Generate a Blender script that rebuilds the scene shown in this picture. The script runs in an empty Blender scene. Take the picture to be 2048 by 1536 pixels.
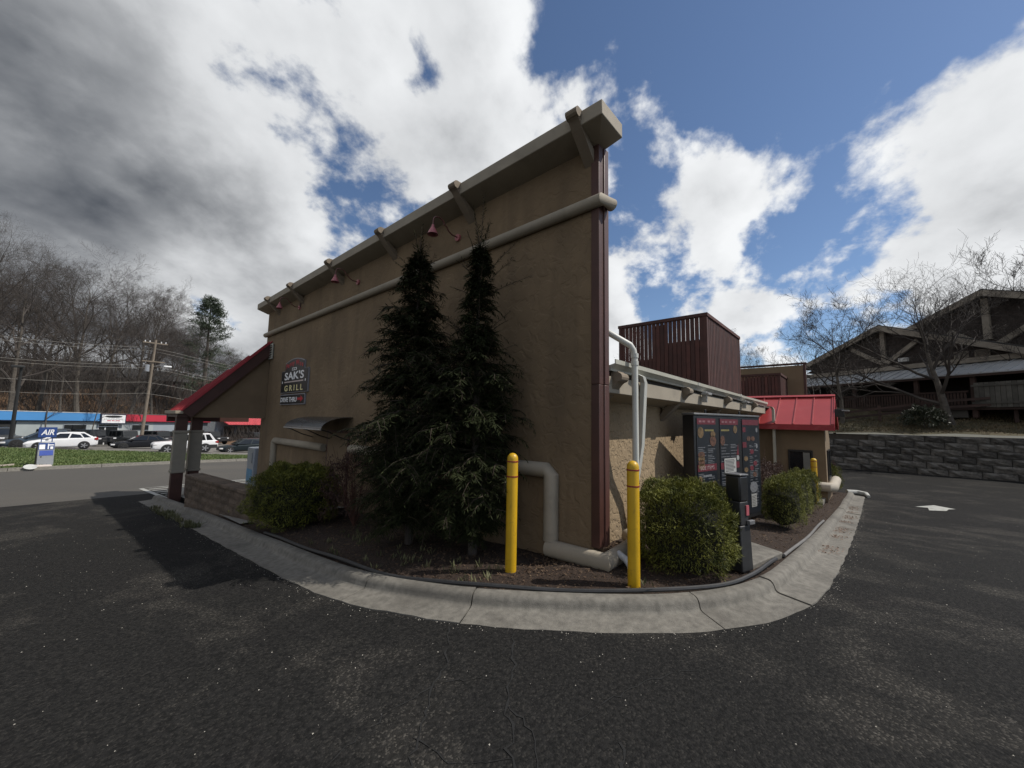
import bpy, bmesh, math, random
import numpy as np
from mathutils import Vector, Matrix
SC = bpy.context.scene
COL = SC.collection
# ---------------------------------------------------------------- camera
cam_d = bpy.data.cameras.new('camera'); cam = bpy.data.objects.new('camera', cam_d); COL.objects.link(cam)
cam_d.sensor_width = 36; cam_d.lens = 772.0/2048*36; cam_d.clip_start = .05; cam_d.clip_end = 6000
RX = np.array([[.6660, -.0810, -.7416], [-.7457, -.0472, -.6646], [.0188, .9956, -.0918]])
U, _, Vt = np.linalg.svd(RX); RX = U @ Vt
mw = Matrix([[*RX[0], 0], [*RX[1], 0], [*RX[2], 1.6], [0, 0, 0, 1]])
cam.matrix_world = mw
SC.camera = cam
# ---------------------------------------------------------------- light
SUN_AZ, SUN_EL = math.radians(-52), math.radians(51)
sdir = Vector((math.cos(SUN_EL)*math.cos(SUN_AZ), math.cos(SUN_EL)*math.sin(SUN_AZ), math.sin(SUN_EL)))
sl = bpy.data.lights.new('sun', 'SUN'); sl.energy = 5.0; sl.angle = math.radians(.53); sl.color = (1, .945, .86)
so = bpy.data.objects.new('sun', sl); COL.objects.link(so)
so.rotation_euler = sdir.to_track_quat('Z', 'Y').to_euler(); so.location = (0, 0, 60)
vs = SC.view_settings
SC.display_settings.display_device = 'sRGB'
vs.view_transform = 'Standard'; vs.look = 'None'; vs.gamma = 1; vs.exposure = -.2; vs.use_curve_mapping = False
CROT, CS, CB = 20, 27.93, 46.3
# ---------------------------------------------------------------- sky with broken cloud
W = bpy.data.worlds.new('World'); SC.world = W; W.use_nodes = True
nt = W.node_tree; nt.nodes.clear()
def N(t, **k):
    n = nt.nodes.new(t)
    for a, v in k.items(): setattr(n, a, v)
    return n
def Lk(a, b): nt.links.new(a, b)
def MA(op, a, b=None, c=None, clamp=False):
    n = N('ShaderNodeMath', operation=op); n.use_clamp = clamp
    for i, v in enumerate((a, b, c)):
        if v is None: continue
        if isinstance(v, (int, float)): n.inputs[i].default_value = v
        else: Lk(v, n.inputs[i])
    return n.outputs[0]
def MR(v, a, b, c=0, d=1, smooth=True):
    n = N('ShaderNodeMapRange'); n.interpolation_type = 'SMOOTHSTEP' if smooth else 'LINEAR'; n.clamp = True
    Lk(v, n.inputs[0])
    for i, q in enumerate((a, b, c, d)): n.inputs[i+1].default_value = q
    return n.outputs[0]
def MIX(f, a, b):
    n = N('ShaderNodeMix', data_type='RGBA')
    if isinstance(f, (int, float)): n.inputs[0].default_value = f
    else: Lk(f, n.inputs[0])
    for i, v in ((6, a), (7, b)):
        if isinstance(v, tuple): n.inputs[i].default_value = (*v, 1)
        else: Lk(v, n.inputs[i])
    return n.outputs[2]
sky = N('ShaderNodeTexSky', sky_type='NISHITA'); sky.sun_disc = False
sky.sun_elevation = SUN_EL; sky.sun_rotation = math.radians(142); sky.altitude = 900; sky.air_density = 1.0; sky.dust_density = .6; sky.ozone_density = 1.6
tc = N('ShaderNodeTexCoord')
sp = N('ShaderNodeSeparateXYZ'); Lk(tc.outputs['Generated'], sp.inputs[0])
den = MA('ADD', MA('MAXIMUM', sp.outputs[2], 0.0), .50)
px_, py_ = MA('DIVIDE', sp.outputs[0], den), MA('DIVIDE', sp.outputs[1], den)
# u runs along the cloud streets, v across them
CLOUD_ROT = math.radians(CROT)
ca, sa = math.cos(CLOUD_ROT), math.sin(CLOUD_ROT)
cu = MA('ADD', MA('MULTIPLY', px_, ca), MA('MULTIPLY', py_, sa))
cv = MA('SUBTRACT', MA('MULTIPLY', py_, ca), MA('MULTIPLY', px_, sa))
def cloud(du, dv, seed, scale, detail, rough, su=.9, dist=.10):
    cb = N('ShaderNodeCombineXYZ')
    Lk(MA('MULTIPLY', MA('ADD', cu, du), su), cb.inputs[0]); Lk(MA('ADD', cv, dv), cb.inputs[1]); cb.inputs[2].default_value = seed
    n = N('ShaderNodeTexNoise', noise_dimensions='3D'); n.inputs['Scale'].default_value = scale
    n.inputs['Detail'].default_value = detail; n.inputs['Roughness'].default_value = rough; n.inputs['Distortion'].default_value = dist
    Lk(cb.outputs[0], n.inputs[0]); return n.outputs[0]
nA0 = cloud(0, 0, CS, 2.5, 14, .56)
det = cloud(0, 0, CS+7, 11.0, 8, .60, su=1, dist=.3)
nA = MA('ADD', nA0, MA('MULTIPLY', MA('SUBTRACT', det, .5), .14))
sh_ = (sdir.x/sdir.z*.07, sdir.y/sdir.z*.07)
nB = cloud(sh_[0]*ca+sh_[1]*sa, sh_[1]*ca-sh_[0]*sa, CS, 2.5, 5, .5)      # the same field a step towards the sun, for relief
big = cloud(0, 0, CB, 1.1, 2, .5, su=1)
grad = MA('MULTIPLY', MA('SUBTRACT', MA('MULTIPLY', py_, 1.0), MA('MULTIPLY', px_, .75)), .22)
grad = MA('MAXIMUM', MA('MINIMUM', grad, .20), .030)
cov = MA('ADD', MA('ADD', nA, grad), MA('MULTIPLY', MA('SUBTRACT', big, .5), .34))
alpha = MR(cov, .500, .575)
thick = MR(cov, .57, .86)
lit = MA('MULTIPLY', MA('SUBTRACT', nA, nB), 1.9)
fine = cloud(0, 0, 2.2, 3.4, 7, .55, su=1)
shade = MA('ADD', MA('SUBTRACT', MA('SUBTRACT', MA('ADD', .84, lit), MA('MULTIPLY', MR(grad, .04, .20), .30)), MA('MULTIPLY', thick, .95)), MA('MULTIPLY', MA('SUBTRACT', fine, .5), 1.05))
shade = MR(shade, -.62, 1.02, smooth=False)
ccol = MIX(shade, (.75, .88, 1.12), (11.2, 11.4, 11.6))
skyc = N('ShaderNodeMix', data_type='RGBA', blend_type='MULTIPLY'); skyc.inputs[0].default_value = 1
Lk(sky.outputs[0], skyc.inputs[6]); skyc.inputs[7].default_value = (1.15, 1.22, 1.30, 1)
fin = MIX(alpha, skyc.outputs[2], ccol)
bg = N('ShaderNodeBackground'); bg.inputs[1].default_value = .095; Lk(fin, bg.inputs[0])
out = N('ShaderNodeOutputWorld'); Lk(bg.outputs[0], out.inputs[0])

# ---------------------------------------------------------------- materials
MATS = {}
def mat(name, col, rough=.8, var=.18, vs=3.0, bump=0, bs=40, rnd=0, metal=0, spec=.5, col2=None, dist=.01, voro=0, stain=None, emit=0, alpha=1, coat=0, detail=6, streak=0):
    if name in MATS: return MATS[name]
    m = bpy.data.materials.new(name); m.use_nodes = True; t = m.node_tree; nd = t.nodes; ln = t.links
    b = nd['Principled BSDF']; b.inputs['Roughness'].default_value = rough; b.inputs['Metallic'].default_value = metal
    b.inputs['Specular IOR Level'].default_value = spec; b.inputs['Coat Weight'].default_value = coat
    co = nd.new('ShaderNodeTexCoord')
    c2 = col2 or tuple(min(1, c*(1+var)) for c in col); c1 = tuple(c*(1-var) for c in col) if not col2 else col
    n = nd.new('ShaderNodeTexNoise'); n.inputs['Scale'].default_value = vs; n.inputs['Detail'].default_value = detail; n.inputs['Roughness'].default_value = .62
    ln.new(co.outputs['Object'], n.inputs[0])
    r = nd.new('ShaderNodeValToRGB'); r.color_ramp.elements[0].position = .32; r.color_ramp.elements[1].position = .68
    r.color_ramp.elements[0].color = (*c1, 1); r.color_ramp.elements[1].color = (*c2, 1); ln.new(n.outputs[0], r.inputs[0])
    c = r.outputs[0]
    if rnd:
        oi = nd.new('ShaderNodeObjectInfo'); h = nd.new('ShaderNodeHueSaturation'); mr = nd.new('ShaderNodeMapRange')
        ln.new(oi.outputs['Random'], mr.inputs[0]); mr.inputs[3].default_value = 1-rnd; mr.inputs[4].default_value = 1+rnd
        ln.new(mr.outputs[0], h.inputs['Value']); ln.new(c, h.inputs['Color']); c = h.outputs[0]
    if stain:
        scol, sscale, lo, hi, amt = stain
        n3 = nd.new('ShaderNodeTexNoise'); n3.inputs['Scale'].default_value = sscale; n3.inputs['Detail'].default_value = 8; n3.inputs['Distortion'].default_value = .6
        if streak:
            mpn = nd.new('ShaderNodeMapping'); mpn.inputs['Scale'].default_value = (streak, streak, .22); ln.new(co.outputs['Object'], mpn.inputs[0]); ln.new(mpn.outputs[0], n3.inputs[0])
        else: ln.new(co.outputs['Object'], n3.inputs[0])
        mr = nd.new('ShaderNodeMapRange'); ln.new(n3.outputs[0], mr.inputs[0]); mr.inputs[1].default_value = lo; mr.inputs[2].default_value = hi; mr.inputs[4].default_value = amt
        mx = nd.new('ShaderNodeMix'); mx.data_type = 'RGBA'; ln.new(mr.outputs[0], mx.inputs[0]); ln.new(c, mx.inputs[6]); mx.inputs[7].default_value = (*scol, 1); c = mx.outputs[2]
    ln.new(c, b.inputs['Base Color'])
    if bump:
        n2 = nd.new('ShaderNodeTexNoise'); n2.inputs['Scale'].default_value = bs; n2.inputs['Detail'].default_value = 5; n2.inputs['Roughness'].default_value = .6
        ln.new(co.outputs['Object'], n2.inputs[0]); hgt = n2.outputs[0]
        if voro:
            v = nd.new('ShaderNodeTexNoise'); v.inputs['Scale'].default_value = voro; v.inputs['Detail'].default_value = 7; v.inputs['Distortion'].default_value = .9
            ln.new(co.outputs['Object'], v.inputs[0])
            rr = nd.new('ShaderNodeValToRGB'); rr.color_ramp.elements[0].position = .40; rr.color_ramp.elements[1].position = .52; ln.new(v.outputs[0], rr.inputs[0])
            ad = nd.new('ShaderNodeMath'); ad.operation = 'MULTIPLY_ADD'; ln.new(n2.outputs[0], ad.inputs[0]); ad.inputs[1].default_value = .35; ln.new(rr.outputs[0], ad.inputs[2]); hgt = ad.outputs[0]
        bp = nd.new('ShaderNodeBump'); bp.inputs['Strength'].default_value = bump; bp.inputs['Distance'].default_value = dist; ln.new(hgt, bp.inputs['Height']); ln.new(bp.outputs[0], b.inputs['Normal'])
    MATS[name] = m; return m
M = mat
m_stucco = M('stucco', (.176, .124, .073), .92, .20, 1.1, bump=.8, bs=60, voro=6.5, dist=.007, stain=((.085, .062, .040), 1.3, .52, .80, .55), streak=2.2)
m_stucco_fine = M('stucco_fine', (.174, .124, .076), .92, .10, 2, bump=.4, bs=70, dist=.006)
m_cornice = M('painted_cornice', (.30, .262, .205), .8, .10, 2.2, bump=.35, bs=90, dist=.004, stain=((.17, .15, .12), 2.3, .55, .75, .5))
m_brown = M('brown_trim', (.056, .021, .015), .55, .2, 3, bump=.15, bs=30, rnd=.12)
m_brownwood = M('brown_slat', (.060, .021, .016), .7, .25, 4, bump=.3, bs=60, rnd=.28)
m_red = M('red_metal', (.30, .026, .034), .45, .10, 1.5, spec=.5, stain=((.62, .20, .20), 3, .55, .8, .35))
m_redlamp = M('faded_red_enamel', (.34, .105, .115), .5, .14, 9)
m_white = M('white_pvc', (.52, .52, .48), .45, .05, 6)
m_gutter = M('gutter_enamel', (.40, .39, .33), .4, .08, 4)
m_yellow = M('yellow_sleeve', (.52, .31, .010), .42, .10, 4, stain=((.16, .10, .02), 11, .60, .74, .8), bump=.2, bs=25, dist=.004)
m_stripe = M('reflective_red', (.22, .02, .02), .4, .1, 9)
m_black = M('black_enamel', (.012, .012, .013), .4, .3, 5)
m_blackp = M('black_plastic', (.020, .020, .021), .55, .3, 12)
m_glass = M('dark_glass', (.012, .014, .016), .06, .2, 2, spec=.6)
m_conc = M('concrete', (.148, .138, .119), .92, .30, 14, bump=.9, bs=130, dist=.005, stain=((.060, .054, .046), 1.5, .50, .74, .65), detail=12)
def asphalt():
    m = bpy.data.materials.new('asphalt'); m.use_nodes = True; t = m.node_tree; nd, ln = t.nodes, t.links; b = nd['Principled BSDF']
    b.inputs['Roughness'].default_value = .9; b.inputs['Specular IOR Level'].default_value = .10
    co = nd.new('ShaderNodeTexCoord').outputs['Object']
    def nz(sc, det, dist=0, rough=.55, vec=None):
        n = nd.new('ShaderNodeTexNoise'); n.inputs['Scale'].default_value = sc; n.inputs['Detail'].default_value = det; n.inputs['Distortion'].default_value = dist; n.inputs['Roughness'].default_value = rough; ln.new(vec or co, n.inputs[0]); return n.outputs[0]
    def mr(v, a, c, lo=0, hi=1):
        n = nd.new('ShaderNodeMapRange'); n.interpolation_type = 'SMOOTHSTEP'; ln.new(v, n.inputs[0])
        for k, q in enumerate((a, c, lo, hi)): n.inputs[k+1].default_value = q
        return n.outputs[0]
    def mx(f, a, c):
        n = nd.new('ShaderNodeMix'); n.data_type = 'RGBA'; ln.new(f, n.inputs[0])
        for k, v in ((6, a), (7, c)):
            if isinstance(v, tuple): n.inputs[k].default_value = (*v, 1)
            else: ln.new(v, n.inputs[k])
        return n.outputs[2]
    def mu(a, c):
        n = nd.new('ShaderNodeMath'); n.operation = 'MULTIPLY'; ln.new(a, n.inputs[0]); ln.new(c, n.inputs[1]); return n.outputs[0]
    mp_ = nd.new('ShaderNodeMapping'); mp_.inputs['Scale'].default_value = (1, .8, 1); mp_.inputs['Rotation'].default_value = (0, 0, .7); ln.new(co, mp_.inputs[0])
    worn = mr(nz(.8, 12, .25, .70, mp_.outputs[0]), .49, .64)          # patches where the binder has worn off
    oil = mr(nz(.9, 5, .3), .60, .75)
    vo = nd.new('ShaderNodeTexVoronoi'); vo.inputs['Scale'].default_value = 95; ln.new(co, vo.inputs[0]); sp_ = nd.new('ShaderNodeSeparateColor'); ln.new(vo.outputs['Color'], sp_.inputs[0])
    stone = mr(sp_.outputs[0], .62, .98); tint = sp_.outputs[1]
    base = mx(mr(nz(35, 4), .35, .65), (.009, .009, .009), (.018, .0175, .017))
    agg = mx(tint, (.055, .050, .043), (.13, .12, .105))
    wm = nd.new('ShaderNodeMath'); wm.operation = 'MULTIPLY_ADD'; ln.new(worn, wm.inputs[0]); wm.inputs[1].default_value = .75; wm.inputs[2].default_value = .16
    c = mx(mu(stone, wm.outputs[0]), base, agg)
    w2 = nd.new('ShaderNodeMath'); w2.operation = 'MULTIPLY'; ln.new(worn, w2.inputs[0]); w2.inputs[1].default_value = .30
    c = mx(w2.outputs[0], c, (.050, .046, .040))
    o2 = nd.new('ShaderNodeMath'); o2.operation = 'MULTIPLY'; ln.new(oil, o2.inputs[0]); o2.inputs[1].default_value = .55
    c = mx(o2.outputs[0], c, (.012, .012, .012)); ln.new(c, b.inputs['Base Color'])
    bp = nd.new('ShaderNodeBump'); bp.inputs['Strength'].default_value = .8; bp.inputs['Distance'].default_value = .004; ln.new(vo.outputs['Distance'], bp.inputs['Height']); bp.invert = True
    bp2 = nd.new('ShaderNodeBump'); bp2.inputs['Strength'].default_value = .25; bp2.inputs['Distance'].default_value = .006; ln.new(nz(6, 6), bp2.inputs['Height']); ln.new(bp.outputs[0], bp2.inputs['Normal']); ln.new(bp2.outputs[0], b.inputs['Normal'])
    MATS['asphalt'] = m; return m
m_asph = asphalt()
m_asph_old = M('old_asphalt', (.060, .055, .048), .93, .3, 120, bump=.5, bs=150, dist=.005, stain=((.082, .073, .060), .22, .45, .7, .7), detail=3)
m_crack = M('crack', (.010, .010, .010), 1, .2, 20)
m_mulch = M('mulch', (.030, .017, .010), 1, .5, 30, bump=1, bs=45, dist=.03)
m_chip = M('mulch_chip', (.046, .025, .014), .95, .4, 7, rnd=.3, col2=(.105, .070, .042))
m_leafy = M('yew_foliage', (.024, .034, .007), .65, .4, 7, col2=(.18, .18, .028), spec=.25)
m_leafd = M('hemlock_foliage', (.009, .013, .005), .8, .4, 12, col2=(.034, .040, .015), spec=.12)
m_barb = M('barberry_foliage', (.024, .009, .008), .7, .4, 8, col2=(.06, .024, .015))
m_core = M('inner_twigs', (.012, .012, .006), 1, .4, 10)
m_bark = M('bark', (.080, .068, .056), .95, .35, 3, bump=.5, bs=20, dist=.03)
m_barkd = M('dark_bark', (.060, .050, .043), .95, .35, 3, bump=.5, bs=20, dist=.03)
m_twig = M('twigs', (.055, .046, .040), .95, .3, 1)
m_pole = M('weathered_pole', (.19, .155, .12), .9, .2, 2)
m_wire = M('cable', (.30, .28, .25), .7, .1, 1)
m_grass = M('turf', (.040, .070, .016), 1, .4, 1.4, col2=(.085, .115, .030), bump=.8, bs=30, dist=.05)
m_blade = M('grass_blade', (.050, .090, .018), .7, .4, 1.2, col2=(.12, .15, .045))
m_leaf_floor = M('leaf_litter', (.115, .062, .034), 1, .4, .35, col2=(.20, .125, .07), bump=1, bs=3, dist=.2, detail=10)
m_stone = M('retaining_stone', (.090, .082, .072), .95, .5, 5, bump=.9, bs=14, dist=.05, rnd=.45, stain=((.17, .16, .145), 2.0, .56, .72, .7))
m_brick = M('split_block', (.105, .077, .056), .95, .3, 9, bump=.9, bs=40, dist=.02, rnd=.25)
m_mortar = M('mortar', (.06, .05, .04), 1, .2, 9)
m_paint = M('road_paint', (.34, .34, .315), .8, .1, 8, stain=((.12, .12, .11), 9, .5, .75, .8))
# ---------------------------------------------------------------- helpers
rnd = random.Random(7)
def root_loc(p):
    v = Vector((0, 0, 0))
    while p is not None: v = v + p.location; p = p.parent
    return v
def props(o, label=None, cat=None, group=None, kind=None):
    if label: o['label'] = label
    if cat: o['category'] = cat
    if group: o['group'] = group
    if kind: o['kind'] = kind
    return o
def thing(name, label, cat, loc=(0, 0, 0), group=None):
    o = bpy.data.objects.new(name, None); o.empty_display_size = .2; COL.objects.link(o); o.location = loc
    return props(o, label, cat, group)
def link(name, me, parent=None, mats=None):
    o = bpy.data.objects.new(name, me); COL.objects.link(o); o.parent = parent
    return o
def np_mesh(name, V, F, m, smooth=False):
    V = np.asarray(V, dtype=np.float32); F = np.asarray(F, dtype=np.int32); k = F.shape[1]
    me = bpy.data.meshes.new(name); me.vertices.add(len(V)); me.vertices.foreach_set('co', V.ravel())
    me.loops.add(F.size); me.loops.foreach_set('vertex_index', F.ravel())
    me.polygons.add(len(F)); me.polygons.foreach_set('loop_start', np.arange(0, F.size, k, dtype=np.int32))
    if smooth: me.polygons.foreach_set('use_smooth', np.ones(len(F), dtype=bool))
    me.update(calc_edges=True); me.materials.append(m); return me
class MB:
    def __init__(s): s.v = []; s.f = []
    def add(s, vs, fs):
        o = len(s.v); s.v += [tuple(map(float, v)) for v in vs]; s.f += [tuple(i+o for i in f) for f in fs]; return s
    def box(s, x0, x1, y0, y1, z0, z1):
        return s.add([(x0,y0,z0),(x1,y0,z0),(x1,y1,z0),(x0,y1,z0),(x0,y0,z1),(x1,y0,z1),(x1,y1,z1),(x0,y1,z1)],
                     [(3,2,1,0),(4,5,6,7),(0,1,5,4),(1,2,6,5),(2,3,7,6),(3,0,4,7)])
    def hexa(s, p):   # 8 points, bottom ring then top ring
        return s.add(p, [(3,2,1,0),(4,5,6,7),(0,1,5,4),(1,2,6,5),(2,3,7,6),(3,0,4,7)])
    def prism(s, poly, off):   # polygon (3d points) extruded by vector
        n = len(poly); a = [Vector(p) for p in poly]; b = [p+Vector(off) for p in a]
        return s.add(a+b, [tuple(range(n))[::-1], tuple(range(n, 2*n))]+[(i, (i+1) % n, n+(i+1) % n, n+i) for i in range(n)])
    def bar(s, a, b, w, h=None, up=(0, 0, 1)):
        a = Vector(a); b = Vector(b); h = h or w; d = (b-a).normalized(); u = Vector(up)
        if abs(d.dot(u)) > .98: u = Vector((1, 0, 0))
        r = d.cross(u).normalized(); u = r.cross(d).normalized(); r *= w/2; u *= h/2
        return s.hexa([a-r-u, a+r-u, a+r+u, a-r+u, b-r-u, b+r-u, b+r+u, b-r+u])
    def tube(s, pts, rad, n=8, cap=True):
        pts = [Vector(p) for p in pts]; k = len(pts); rads = rad if isinstance(rad, (list, tuple)) else [rad]*k
        o = len(s.v); ref = None
        for i, p in enumerate(pts):
            d = (pts[min(i+1, k-1)]-pts[max(i-1, 0)]).normalized()
            if ref is None:
                ref = Vector((0, 0, 1)) if abs(d.z) < .9 else Vector((1, 0, 0))
            r = d.cross(ref).normalized(); u = r.cross(d).normalized(); ref = u
            for j in range(n):
                a = 2*math.pi*j/n; q = p+r*math.cos(a)*rads[i]+u*math.sin(a)*rads[i]; s.v.append(tuple(q))
        for i in range(k-1):
            for j in range(n):
                s.f.append((o+i*n+j, o+i*n+(j+1) % n, o+(i+1)*n+(j+1) % n, o+(i+1)*n+j))
        if cap: s.f.append(tuple(o+j for j in range(n))[::-1]); s.f.append(tuple(o+(k-1)*n+j for j in range(n)))
        return s
    def lathe(s, prof, c, n=24):   # prof: (r,z) about vertical axis through c
        o = len(s.v); c = Vector(c)
        for r, z in prof:
            for j in range(n): a = 2*math.pi*j/n; s.v.append((c.x+r*math.cos(a), c.y+r*math.sin(a), c.z+z))
        for i in range(len(prof)-1):
            for j in range(n): s.f.append((o+i*n+j, o+i*n+(j+1) % n, o+(i+1)*n+(j+1) % n, o+(i+1)*n+j))
        s.f.append(tuple(o+j for j in range(n))[::-1]); s.f.append(tuple(o+(len(prof)-1)*n+j for j in range(n)))
        return s
    def mesh(s, name, m, off=(0, 0, 0), smooth=False):
        me = bpy.data.meshes.new(name); o = Vector(off)
        me.from_pydata([Vector(v)-o for v in s.v], [], s.f)
        bm = bmesh.new(); bm.from_mesh(me); bmesh.ops.recalc_face_normals(bm, faces=bm.faces); bm.to_mesh(me); bm.free()
        me.materials.append(m)
        if smooth:
            me.polygons.foreach_set('use_smooth', [True]*len(me.polygons))
            try: me.set_sharp_from_angle(angle=math.radians(40))
            except Exception: pass
        return me
    def build(s, name, m, parent=None, smooth=False, bevel=0, local=False, seg=2):
        off = Vector((0, 0, 0)) if local or parent is None else root_loc(parent)
        o = link(name, s.mesh(name, m, off, smooth), parent)
        if bevel:
            b = o.modifiers.new('bevel', 'BEVEL'); b.width = bevel; b.segments = seg; b.limit_method = 'ANGLE'; b.angle_limit = math.radians(35)
            if seg > 1 and not smooth:
                o.data.polygons.foreach_set('use_smooth', [True]*len(o.data.polygons))
                try: o.data.set_sharp_from_angle(angle=math.radians(30))
                except Exception: pass
        return o
def copy_tree(o, parent=None):
    c = o.copy(); COL.objects.link(c); c.parent = parent
    for ch in o.children: copy_tree(ch, c)
    return c
def dup(o, loc, rotz=0, scale=None, label=None, group=None):
    c = copy_tree(o); c.location = loc; c.rotation_euler = (0, 0, rotz)
    if scale is not None: c.scale = scale if hasattr(scale, '__len__') else (scale,)*3
    return props(c, label, None, group)
def text_geo(txt, size, xdir, ydir, org, extr=.002, align='CENTER', name='lettering', m=None, parent=None, shear=0, space=1, sx=1, bold=0, split=False):
    cu = bpy.data.curves.new('t', 'FONT'); cu.body = txt; cu.size = size; cu.extrude = extr; cu.align_x = align; cu.shear = shear; cu.space_character = space; cu.offset = bold; cu.resolution_u = 3
    t = bpy.data.objects.new('t', cu); COL.objects.link(t); bpy.context.view_layer.update()
    me = bpy.data.meshes.new_from_object(t.evaluated_get(bpy.context.evaluated_depsgraph_get()))
    bpy.data.objects.remove(t); bpy.data.curves.remove(cu)
    X = Vector(xdir).normalized(); Y = Vector(ydir).normalized(); Z = X.cross(Y)
    off = root_loc(parent) if parent else Vector((0, 0, 0))
    for v in me.vertices: v.co = Vector(org)+X*v.co.x*sx+Y*v.co.y+Z*v.co.z-off
    me.materials.clear(); me.materials.append(m)
    if not split: return link(name, me, parent)
    bm = bmesh.new(); bm.from_mesh(me); left = set(bm.verts); comps = []
    while left:
        st = [left.pop()]; c = set(st)
        while st:
            v = st.pop()
            for ed in v.link_edges:
                o2 = ed.other_vert(v)
                if o2 in left: left.discard(o2); c.add(o2); st.append(o2)
        comps.append(c)
    for c in comps:
        idx = {v: i for i, v in enumerate(c)}; m2 = bpy.data.meshes.new('letter')
        m2.from_pydata([v.co.copy() for v in c], [], [[idx[v] for v in f.verts] for f in bm.faces if f.verts[0] in idx]); m2.materials.append(m); link('letter', m2, parent)
    bm.free()
def quads(cen, u, v):   # leaf quads: centre, half-length vector, half-width vector
    n = len(cen); V = np.empty((n, 4, 3), np.float32)
    V[:, 0] = cen-u; V[:, 1] = cen+v; V[:, 2] = cen+u; V[:, 3] = cen-v
    return V.reshape(-1, 3), np.arange(4*n, dtype=np.int32).reshape(n, 4)
def unit(a): return a/np.maximum(1e-6, np.linalg.norm(a, axis=-1, keepdims=True))
# ---------------------------------------------------------------- terrain
def sm(a, b, x):
    t = min(1, max(0, (x-a)/(b-a))); return t*t*(3-2*t)
CP = np.array([(-30,12,-.6),(-12,12,-.61),(-4,12,-.61),(2,12,-.61),(8,12,-.61),(20,12,-.61),(-30,16,-.82),(-12,16,-.82),(-4,16,-.82),(2,16,-.82),(8,16,-.84),(20,16,-.9),
  (-30,25,-.9),(-12,27,-1.05),(-2,28,-1.12),(7.1,28.8,-1.32),(14,29.5,-1.5),(35,30,-2.2),(-12,50,-1.05),(-3.6,46,-1.24),(3,40,-1.42),(8.9,35,-1.66),(14,31,-1.72),
  (-.8,53,-1.75),(4.5,57,-2.2),(7.1,48.6,-2.12),(12,51,-2.55),(-10,56,-1.5),(-3,56.5,-1.7),(22,46,-2.9),(-5.6,67.9,-2.25),(9.4,76.9,-2.9),(19.6,85.7,-3.3),(-30,70,-1.9),(40,80,-4.2),(-30,110,-2.2),(40,110,-4),(0,110,-3)], float)
_d = np.linalg.norm(CP[:, None, :2]-CP[None, :, :2], axis=2); _n = len(CP)
_A = np.zeros((_n+3, _n+3)); _A[:_n, :_n] = _d; _A[:_n, _n] = 1; _A[:_n, _n+1:] = CP[:, :2]; _A[_n, :_n] = 1; _A[_n+1:, :_n] = CP[:, :2].T
_w = np.linalg.solve(_A, np.concatenate([CP[:, 2], [0, 0, 0]]))
def zfar(x, y):
    x = min(45, max(-32, x)); y = min(112, y)
    d = np.hypot(CP[:, 0]-x, CP[:, 1]-y); return float(d@_w[:_n]+_w[_n]+_w[_n+1]*x+_w[_n+2]*y)
def znear(x, y):
    if y <= 1.2: z = 0.0
    elif y < 3.2: z = -.0155*(y-1.2)**2
    else: z = -.062*(min(y, 16)-2.2)
    u = x-4.0
    zx = 0 if u < 0 else (-.01825*u*u if u < 2 else (-.073*(u-1) if u < 10 else -.657-.146*sm(10, 14, u)))
    return z+zx*(1-sm(4, 9, y))
def zt(x, y):
    if y <= 12: return znear(x, y)
    if y >= 16: return zfar(x, y)
    t = sm(12, 16, y); return znear(x, y)*(1-t)+zfar(x, y)*t
def sheet(name, xs, ys, zf, m, kind='structure', label=None, cat=None):
    """regular grid; ys may be a function of x (two curves blended)"""
    V = []; nx, ny = len(xs), len(ys)
    for x in xs:
        for t in ys:
            X, Y = (x, t) if not isinstance(t, tuple) else (x, t[0](x)*(1-t[2])+t[1](x)*t[2])
            V.append((X, Y, zf(X, Y)))
    F = [(i*ny+j, (i+1)*ny+j, (i+1)*ny+j+1, i*ny+j+1) for i in range(nx-1) for j in range(ny-1)]
    o = link(name, np_mesh(name, V, F, m, True)); return props(o, label, cat, kind=kind)
lin = lambda a, b, n: [a+(b-a)*i/(n-1) for i in range(n)]
# base sheet to the horizon
g = MB(); g.add([(-4000,-4000,-5.5),(4000,-4000,-5.5),(4000,4000,-5.5),(-4000,4000,-5.5)], [(0,1,2,3)])
props(g.build('ground', M('far_ground', (.07, .065, .045), 1, .3, .02)), kind='structure')
lot = sheet('asphalt_lot', lin(-16, 36, 105), lin(-14, 16, 61), zt, m_asph)
KY = lambda x: 28.3+.08*x            # street kerb line
GY = lambda x: 43.2-.95*x if x > -8 else 50.8    # back edge of the grass verge
street = sheet('street', lin(-40, 40, 81), [(lambda x: 16, KY, t) for t in lin(0, 1, 14)], lambda x, y: zt(x, y)+.0, m_asph_old)
verge = sheet('grass_verge', lin(-40, 14.2, 60), [(lambda x: KY(x)+.45, GY, t) for t in lin(0, 1, 12)], lambda x, y: zt(x, y)+.12, m_grass)
farlot = sheet('far_parking_lot', lin(-40, 46, 87), [(lambda x: (GY(x) if x < 14.2 else KY(x)+.45)+.02, lambda x: 112, t) for t in lin(0, 1, 40)], zt, M('pale_asphalt', (.14, .13, .115), .95, .2, 2))
# street kerb along the verge, in cast lengths
kb = thing('street_kerb', None, None); kb['kind'] = 'structure'
for i in range(16):
    x0 = -28+i*2.9; x1 = x0+2.88
    prof = [(0, -.1), (0, .02), (.24, .03), (.30, .13), (.45, .14), (.45, -.1)]
    P = [[(x, KY(x)+u, zt(x, KY(x))+h) for u, h in prof] for x in lin(x0, x1, 4)]
    b = MB(); k = len(prof)
    b.add([p for r in P for p in r], [(i2*k+j, i2*k+(j+1) % k, (i2+1)*k+(j+1) % k, (i2+1)*k+j) for i2 in range(3) for j in range(k)]+[tuple(range(k)), tuple(3*k+j for j in range(k))])
    b.build('kerb_section', m_conc, kb, smooth=False)
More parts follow.
